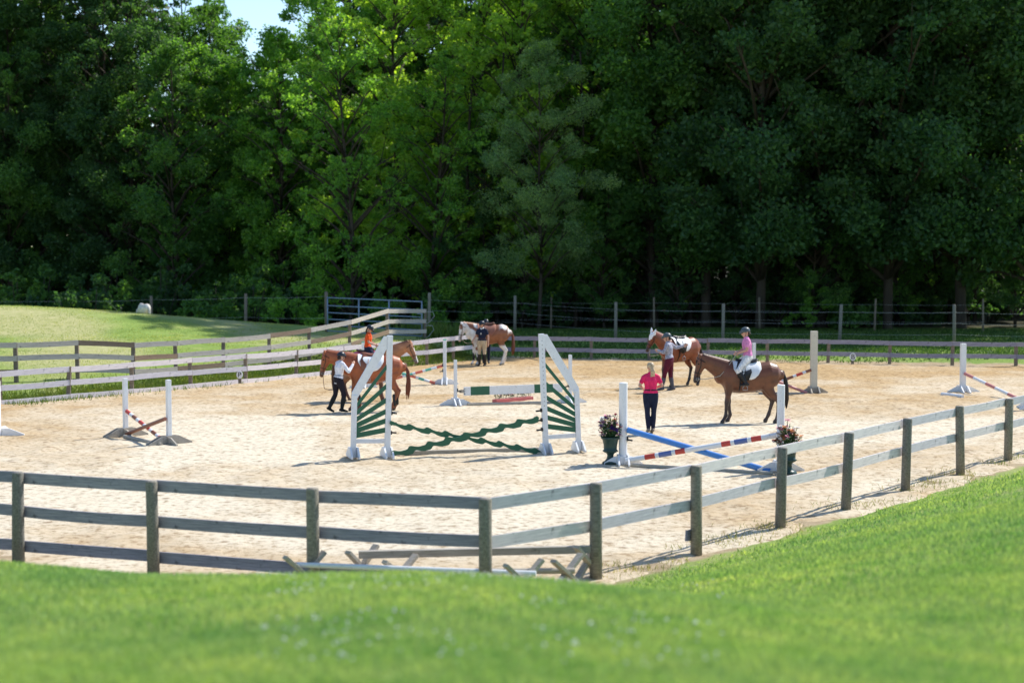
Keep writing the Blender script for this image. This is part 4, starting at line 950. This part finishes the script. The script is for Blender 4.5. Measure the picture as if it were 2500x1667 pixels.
# 3 paint horse
def pinto(co, c):
    x, y, z = co.T; nz = vnoise(x*1.0+y*.4+5, z+y*.5+3, .42, 77, 3)
    w_ = (sstep(.2, .35, x)*sstep(.95, .75, np.abs(x-.85)+.0*z)*sstep(.43, .47, nz+.12))
    w2 = sstep(-.35, -.5, x)*sstep(.2, .45, z-.9)*sstep(.46, .49, nz+.1)
    w3 = sstep(.78, .7, z)*(x < 0)
    w4 = sstep(.6, .5, z)*(x > 0)*sstep(.4, .48, z)
    W_ = np.clip(w_+w2+w3+w4, 0, 1); return lerp3(c, np.tile(np.array([.8, .77, .74]), (len(co), 1)), W_)
h3, hp3 = horse('brown and white paint horse with a russet saddle pad standing at the back corner', ftz(G(1192, 892)), PI+.12, 1.0, poll=(.98, .05, 1.5), muzzle=(1.1, .12, .92), base=(.26, .095, .042), points=(.26, .095, .042), muz=(.5, .4, .38), mane=(.5, .3, .2), tailc=(.13, .04, .02), coatfn=pinto, blaze=True, legdx=(.05, -.1, 0, .12), saddle=(plain('russet_saddle_pad', (.3, .13, .09), .85), M['leather']), boots=((1, 1), (1, -1)), hoofc=(.3, .27, .22))
person('person in navy polo shirt, tan breeches and tall black boots by the paint horse', ftz(G(1177, 895)), -1.9, 1.66,
       J=dict(elR=(0, -.25, 1.15), wrR=(.16, -.3, .98), elL=(-.03, .24, 1.13), wrL=(.0, .25, .88), anL=(-.02, .12, .085), anR=(0, -.1, .085), face=(1, -.3, -.15)),
       top=('shirt', navy, 'short'), legs=cloth('tan_breeches', (.55, .42, .27)), boots=M['blackleather'], helmet=helmblack, hair=M['hairdark'], hairstyle='bun', belt=M['leather'], collar=M['pad'])
person('person in coral shirt half hidden behind the paint horse', ftz(G(1186, 892))+Vector((0, .75, 0)), -1.5, 1.66, J=dict(elR=(.1, -.24, 1.2), wrR=(.2, -.1, 1.3), elL=(.1, .24, 1.2), wrL=(.2, .1, 1.3)),
       top=('shirt', cloth('coral_shirt', (.7, .18, .16)), 'short'), legs=navy, shoes=M['black'], helmet=helmblack, hair=M['hairdark'], hairstyle='bun')
# 4 bay with white ear bonnet
h4, hp4 = horse('bay horse with a white ear bonnet standing behind the person in burgundy breeches', ftz(G(1658, 944)), PI+.68, 1.02, poll=(1.1, -.02, 1.66), muzzle=(1.3, -.12, 1.15), base=(.22, .052, .018), points=(.02, .013, .012), muz=(.03, .018, .015), mane=(.03, .015, .01), earcover=True, legdx=(.1, -.05, .05, -.1), saddle=(M['pad'], M['blackleather']), bridle='blackleather')
person('person in grey patterned shirt, burgundy breeches and grey helmet beside the bay horse', ftz(G(1634, 957)), PI-.35, 1.78,
       J=dict(waist=(.02, 0, 1.08), chest=(.03, 0, 1.27), neck=(.05, 0, 1.43), head=(.08, 0, 1.56), elR=(-.12, -.3, 1.26), wrR=(-.3, -.42, 1.32), elL=(.12, .22, 1.15), wrL=(.3, .14, 1.2), knL=(.12, .1, .5), anL=(.2, .12, .085), knR=(.0, -.1, .5), anR=(-.08, -.1, .085), face=(1, .1, -.15)),
       top=('shirt', plain('grey_print_shirt', (.38, .38, .46), .85, .5, 40), 'long'), legs=cloth('burgundy_breeches', (.11, .012, .03)), boots=cloth('grey_half_chaps', (.1, .1, .12)), boot_h=.36, helmet=helmgrey, hair=M['hairdark'], hairstyle='bun', female=True)
# 5 ridden brown horse
h5, hp5 = horse('dark brown horse with a white saddle pad carrying the rider in pink', ftz(G(1826, 1034)), PI+.06, 1.02, poll=(1.2, .03, 1.62), muzzle=(1.36, .06, 1.04), base=(.15, .05, .02), points=(.06, .035, .03), muz=(.02, .014, .012), mane=(.02, .013, .01), legdx=(-.06, .12, .1, -.08), saddle=(M['pad'], M['blackleather']), bridle='blackleather')
r2 = rider('rider in pink T-shirt, white breeches and grey helmet on the dark brown horse', h5, 1.62, .02, top=('shirt', cloth('pink_shirt', (.72, .26, .5)), 'short'), legs=cloth('white_breeches', (.75, .73, .7)), boots=M['blackleather'], helmet=helmgrey, hair=M['hairdark'], hairstyle='bun', face=(1, .1, -.2))
# 7 trainer
person('person in hot pink polo shirt and navy trousers, blond ponytail, seen from behind', ftz(G(1588, 1060)), PI/2+.1, 1.70,
       J=dict(elL=(-.02, .27, 1.15), elR=(-.02, -.27, 1.15), wrL=(.2, .16, 1.08), wrR=(.2, -.16, 1.08), anL=(-.02, .05, .085), anR=(.0, -.06, .085), knL=(.01, .075, .5), knR=(.02, -.08, .5), face=(1, .2, -.3)),
       top=('shirt', cloth('hot_pink_shirt', (.8, .03, .14)), 'short'), legs=navy, shoes=cloth('tan_shoes', (.3, .25, .2)), hair=M['hairblond'], hairstyle='tail', belt=M['black'])
# 6 pale horse on the hill
wl = D(352, 760, 79); h6, hp6 = horse('white horse grazing far off behind the crest of the grass hill', (wl.x, wl.y, tz(wl.x, wl.y)-.05), PI/2+.6, .7, poll=(1.15, 0, .95), muzzle=(1.3, 0, .42), base=(.62, .6, .55), points=(.5, .48, .44), mane=(.5, .5, .47), muz=(.3, .28, .26), bridle=None)
# reins
rein('rein from the chestnut horse bit to the person in white', [wpt(h1, hp1(.88, -.03, .06)), D(792, 948, 45.6), D(812, 952, 45.4)])
rein('rein of the light chestnut horse running to the rider in orange', [wpt(h2, hp2_(.86, -.03, -.07)), wpt(h2, (.7, -.17, 1.35)), wpt(h2, (.35, -.06, 1.78))])
rein('pale rein of the dark brown horse running to the rider in pink', [wpt(h5, hp5(.86, -.03, .07)), wpt(h5, (.75, .17, 1.2)), wpt(h5, (.3, .08, 1.78))], 'greypole')
rein('lead rope from the paint horse to the person in navy', [wpt(h3, hp3(.86, -.03, .07)), D(1140, 838, 62.0), D(1160, 832, 61.6)], 'greypole')
rein('rein of the bay horse hanging in front of its chest', [wpt(h4, hp4(.86, -.03, .07)), D(1585, 868, 53), D(1608, 866, 52.8)], 'greypole')

# ------------------------------------------------------------------ the wood
def leaf_cloud(centers, radii, counts, size, seed, flat=.75):
    r_ = np.random.default_rng(seed); Ps = []; Sz = []
    for c_, rr, n_ in zip(centers, radii, counts):
        d = r_.normal(size=(n_, 3)); d /= np.linalg.norm(d, axis=1)[:, None]; u = r_.random(n_)**.38
        # leaves gather in sprays inside a clump
        k = max(5, n_//14); sc_ = r_.normal(size=(k, 3)); sc_ /= np.linalg.norm(sc_, axis=1)[:, None]; sc_ *= (r_.random(k)**.4)[:, None]
        p = sc_[r_.integers(0, k, n_)]*.85+d*(u*.34)[:, None]
        p[:, 2] *= flat; Ps.append(np.asarray(c_)+p*rr)
    P_ = np.concatenate(Ps); N_ = len(P_); s_ = size*(.55+.9*r_.random(N_))
    nrm = r_.normal(size=(N_, 3))+np.array([0, -.25, .7]); nrm /= np.linalg.norm(nrm, axis=1)[:, None]
    a_ = r_.normal(size=(N_, 3)); a_ -= nrm*(a_*nrm).sum(1)[:, None]; a_ /= np.linalg.norm(a_, axis=1)[:, None]; b_ = np.cross(nrm, a_)
    a_ *= (s_*.5)[:, None]; b_ *= (s_*.3)[:, None]
    V_ = np.stack([P_-a_, P_+b_*1.0-a_*.1, P_+a_, P_-b_*1.0-a_*.1], 1).reshape(-1, 3); F_ = np.arange(N_*4).reshape(-1, 4)
    return V_, F_
def make_tree(seed, H, low, Rc, nclump, lsize, per, lean=0, top=.5, density=1.0):
    r_ = random.Random(seed); tr = MB(); cs = []; rs = []
    tx, ty = r_.uniform(-.6, .6)+lean, r_.uniform(-.4, .4)
    def tp(z): t = z/H; return Vector((tx*t*t*1.5+.12*math.sin(z*.5+seed), ty*t+.1*math.cos(z*.6), z))
    zs = [-.3, .3, H*.15, H*.3, H*.45, H*.6, H*.75, H*.9, H*.98]
    r0 = .0068*H
    tr.loft([(tp(z), r0*(1.35 if z < .2 else 1)*(1-.93*max(z, 0)/H)+.02, r0*(1.35 if z < .2 else 1)*(1-.93*max(z, 0)/H)+.02) for z in zs], 9, caps=False)
    for i in range(nclump):
        f_ = (i+.5)/nclump; z = low+(H-low)*f_**.85
        t = (z-low)/(H-low); rad = Rc*(math.sin(math.pi*min(1, (t+.18)*.8))**.7)*r_.uniform(.45, 1.08)
        if t > .93: rad *= .5
        a_ = i*2.39996+r_.uniform(-.5, .5); c_ = tp(min(z, H*.97))+Vector((math.cos(a_)*rad, math.sin(a_)*rad, r_.uniform(-.4, .8)))
        z0 = max(low*.8, z-rad*.75); s0 = tp(z0); mid = s0.lerp(c_, .5)+Vector((0, 0, rad*.08+r_.uniform(-.2, .3)))
        lr = .09*(1-z0/H)+.03
        tr.loft([(s0, lr, lr), (mid, lr*.6, lr*.6), (c_, .02, .02)], 5, caps=False)
        for q in range(2):
            e = c_+Vector((r_.gauss(0, .5), r_.gauss(0, .5), r_.gauss(.2, .4))); tr.loft([(mid.lerp(c_, r_.uniform(.2, .7)), lr*.35, lr*.35), (e, .012, .012)], 4, caps=False)
        cr = r_.choice((.65, .9, 1.2, 1.5))*(Rc/4.4)*(1-.3*t); cs.append(tuple(c_)); rs.append(cr)
        cs.append(tuple(mid+Vector((r_.gauss(0, .4), r_.gauss(0, .4), .3)))); rs.append(cr*.7)
        if r_.random() < .5: cs.append(tuple(c_+Vector((r_.gauss(0, cr), r_.gauss(0, cr), r_.gauss(0, .5))))); rs.append(cr*.6)
    cnt = [max(20, int(per*(q/1.2)**2*density)) for q in rs]
    V_, F_ = leaf_cloud(cs, rs, cnt, lsize, seed+100)
    return tr.mesh('trunk', M['bark'], True), np_mesh('crown', V_, F_, M['leaf'])
KIND = [make_tree(11, 21, 2.0, 4.6, 64, .21, 640), make_tree(12, 26, 2.4, 5.0, 76, .19, 760), make_tree(13, 19, 1.2, 4.4, 56, .19, 640), make_tree(14, 30, 3.2, 5.4, 82, .20, 760),
        make_tree(15, 16, 1.0, 3.6, 50, .17, 520), make_tree(16, 32, 5.0, 4.6, 66, .24, 520), make_tree(17, 23, 5.0, 5.6, 54, .15, 640)]
def tree(kind, px, Yd, label, tint, sc=1.0, rz=None, group=None):
    p = D(px, 800, Yd); z = tz(p.x, p.y)
    root = thing('tree', label, 'tree', (p.x, p.y, z-.1), rz if rz is not None else random.uniform(0, 6.28), group); root.scale = (sc, sc, sc*random.uniform(.96, 1.06))
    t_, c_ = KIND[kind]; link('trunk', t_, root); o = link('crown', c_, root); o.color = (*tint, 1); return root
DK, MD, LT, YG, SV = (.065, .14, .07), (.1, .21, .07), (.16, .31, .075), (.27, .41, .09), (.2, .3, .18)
T = [
 (3, -60, 97, 'dark blurred tree at the left edge behind the grass hill', DK, 1.0), (1, 110, 99, 'dark spreading tree behind the left end of the grass hill', DK, 1.0),
 (3, 270, 97, 'tall dark tree right behind the white horse', DK, .92), (2, 430, 93, 'mid green tree with low branches just right of the white horse', MD, 1.0),
 (0, 560, 98, 'tree with open branching below the gap of blue sky', MD, .86), (2, 690, 92, 'bushy bright green tree behind the left end of the pipe gate', LT, .98),
 (6, 800, 99, 'tree with fine grey-green foliage above the pipe gate', LT, .84), (4, 860, 88, 'small bright green tree directly behind the pipe gate', LT, 1.0),
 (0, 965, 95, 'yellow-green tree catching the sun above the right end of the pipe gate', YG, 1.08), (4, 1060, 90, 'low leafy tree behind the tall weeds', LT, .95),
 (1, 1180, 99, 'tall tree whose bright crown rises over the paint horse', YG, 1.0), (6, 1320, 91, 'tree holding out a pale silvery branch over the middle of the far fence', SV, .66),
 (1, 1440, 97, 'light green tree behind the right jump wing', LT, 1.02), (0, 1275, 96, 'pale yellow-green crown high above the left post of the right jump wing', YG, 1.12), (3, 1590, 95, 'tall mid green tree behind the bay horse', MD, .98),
 (0, 520, 112, 'thin-topped tree closing the gap of blue sky at the upper left', MD, 1.12), (5, 1720, 94, 'tall bare-stemmed tree between the bay horse and the ridden brown horse', MD, 1.0), (1, 1860, 91, 'dark tree behind the rider in pink', DK, 1.1),
 (3, 2010, 93, 'dark tree above the tall pale jump standard', DK, 1.1), (4, 1985, 88, 'small sunlit green tree low behind the tall pale jump standard', MD, .7),
 (1, 2170, 91, 'dark tree near the right end of the far fence', DK, 1.12), (3, 2340, 92, 'dark tree above the far right jump standard', DK, 1.1), (1, 2530, 90, 'dark tree at the right edge', DK, 1.12),
]
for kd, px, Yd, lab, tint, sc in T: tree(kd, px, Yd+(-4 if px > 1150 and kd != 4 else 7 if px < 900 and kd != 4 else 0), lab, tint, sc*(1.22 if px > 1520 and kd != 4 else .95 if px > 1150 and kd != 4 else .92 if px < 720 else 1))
# the next two rows of the wood
for row, (Y0, n_) in enumerate(((104, 17), (112, 17))):
    for i in range(n_):
        px = -150+2800*(i+.5*(row % 2))/(n_-.5)
        low_ = 480 < px < 860
        tree(random.choice([0, 2, 4] if low_ else [1, 3, 5]), px+random.uniform(-40, 40), Y0+random.uniform(-2, 2), 'tree deep in the wood behind the front row of trees', random.choice([DK, DK, MD] if px > 1250 or px < 400 else [MD, LT, DK]), (.88 if low_ else 1.05 if px > 1500 else .88)*random.uniform(.92, 1.08), group='trees deep in the wood')
for i in range(15):
    px = 1180+1400*i/14+random.uniform(-30, 30); tree(random.choice([4, 2]), px, random.uniform(89, 94), 'small shaded tree filling the gaps between the trunks on the right', random.choice([DK, DK, MD]), random.uniform(.5, .72), group='small shaded trees on the right')
# tall lit crowns at the back top (their heads catch the light)
# slim understorey stems and bushes
def bush_mesh(seed, r0, h0, n_, ls):
    r_ = random.Random(seed); cs = []; rs = []
    for k in range(n_):
        a_ = r_.random()*6.28; q = r_.random()**.6*r0; cs.append((math.cos(a_)*q, math.sin(a_)*q, h0*r_.uniform(.12, .9)*(1-.4*q/r0))); rs.append(r_.uniform(.3, .6)*r0*.6)
    V_, F_ = leaf_cloud(cs, rs, [int(200*(q/.5)**1.5) for q in rs], ls, seed); me = np_mesh('leaves', V_, F_, M['leaf'])
    mb = MB()
    for c_ in cs[:9]: mb.tube([(c_[0]*.15, c_[1]*.15, -.1), (c_[0]*.6, c_[1]*.6, c_[2]*.6), c_], .02, 4)
    return mb.mesh('stems', M['bark'], True), me
BK = [bush_mesh(31, 1.7, 2.6, 16, .17), bush_mesh(32, 1.4, 3.6, 18, .15), bush_mesh(33, 2.1, 1.9, 16, .19)]
bl = [(720, 84, 'sunlit pale green bush at the left post of the pipe gate', LT, 1.0), (620, 86, 'low bush under the trees left of the pipe gate', MD, 1.0), (500, 88, 'round bush behind the grass hill right of the white horse', MD, 1.1),
      (230, 90, 'dim bush behind the crest left of the white horse', DK, 1.2), (930, 84, 'bush behind the middle of the pipe gate', MD, .9), (1010, 87, 'bush behind the latch end of the pipe gate', LT, 1.0), (1120, 88, 'bush behind the head of the paint horse', MD, 1.1),
      (1975, 86.5, 'bright small bush behind the tall pale jump standard', LT, .9), (2080, 88, 'dull bush right of the tall pale jump standard', MD, 1.0), (1300, 90, 'dark bush above the right jump wing', DK, 1.1), (1420, 91, 'dark bush left of the ear bonnet horse', DK, 1.2)]
def bush(kind, px, Yd, label, tint, sc, group=None):
    p = D(px, 800, Yd); root = thing('bush', label, 'bush', (p.x, p.y, tz(p.x, p.y)), random.uniform(0, 6.28), group); root.scale = (sc,)*3
    a_, b_ = BK[kind]; link('stems', a_, root); o = link('leaves', b_, root); o.color = (*tint, 1)
for i, (px, Yd, lab, tint, sc) in enumerate(bl): bush(i % 3, px, Yd, lab, tint, sc)
for i in range(46):
    px = -80+2680*i/45+random.uniform(-20, 20); bush(random.randrange(3), px, random.uniform(92, 101), 'undergrowth bush in the shade beneath the trees', random.choice([DK, DK, MD]), random.uniform(.9, 1.5), group='undergrowth bushes beneath the trees')
# bare stems in the shade
stem_me = []
for s_ in range(4):
    mb = MB(); r_ = random.Random(s_+50); mb.loft([((0, 0, -.2), .13, .13), ((r_.uniform(-.1, .1), 0, 4), .11, .11), ((r_.uniform(-.4, .4), 0, 9), .09, .09), ((r_.uniform(-.6, .6), 0, 15), .05, .05)], 7, caps=False)
    for k in range(5): z = r_.uniform(3, 12); a_ = r_.random()*6.28; mb.loft([((0, 0, z), .03, .03), ((math.cos(a_)*1.2, math.sin(a_)*1.2, z+.6), .01, .01)], 4, caps=False)
    stem_me.append(mb.mesh('dead_trunk', M['bark'], True))
for i in range(34):
    px = random.uniform(1050, 2450); p = D(px, 800, random.uniform(90, 100)); o = link('dead_tree', random.choice(stem_me)); o.location = (p.x, p.y, tz(p.x, p.y)); o.rotation_euler = (random.uniform(-.03, .03), random.uniform(-.03, .03), random.random()*6)
    tag(o, 'thin bare stem standing in the shade of the wood', 'tree', 'thin bare stems in the wood')
# the mass of the wood behind
r_ = np.random.default_rng(5); n_ = 760; cx = r_.uniform(-62, 62, n_); cy = r_.uniform(119, 131, n_); hmax = np.where((cx/cy*4000+1250 > 480) & (cx/cy*4000+1250 < 860), 16, 27); cz = r_.random(n_)**1.5*hmax
V_, F_ = leaf_cloud(np.stack([cx, cy, cz], -1), np.full(n_, 3.2), np.full(n_, 330), .62, 6)
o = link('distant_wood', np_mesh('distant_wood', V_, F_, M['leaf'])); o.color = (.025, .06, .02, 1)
tag(o, 'dark mass of foliage filling the depth of the wood', 'wood', kind='stuff')
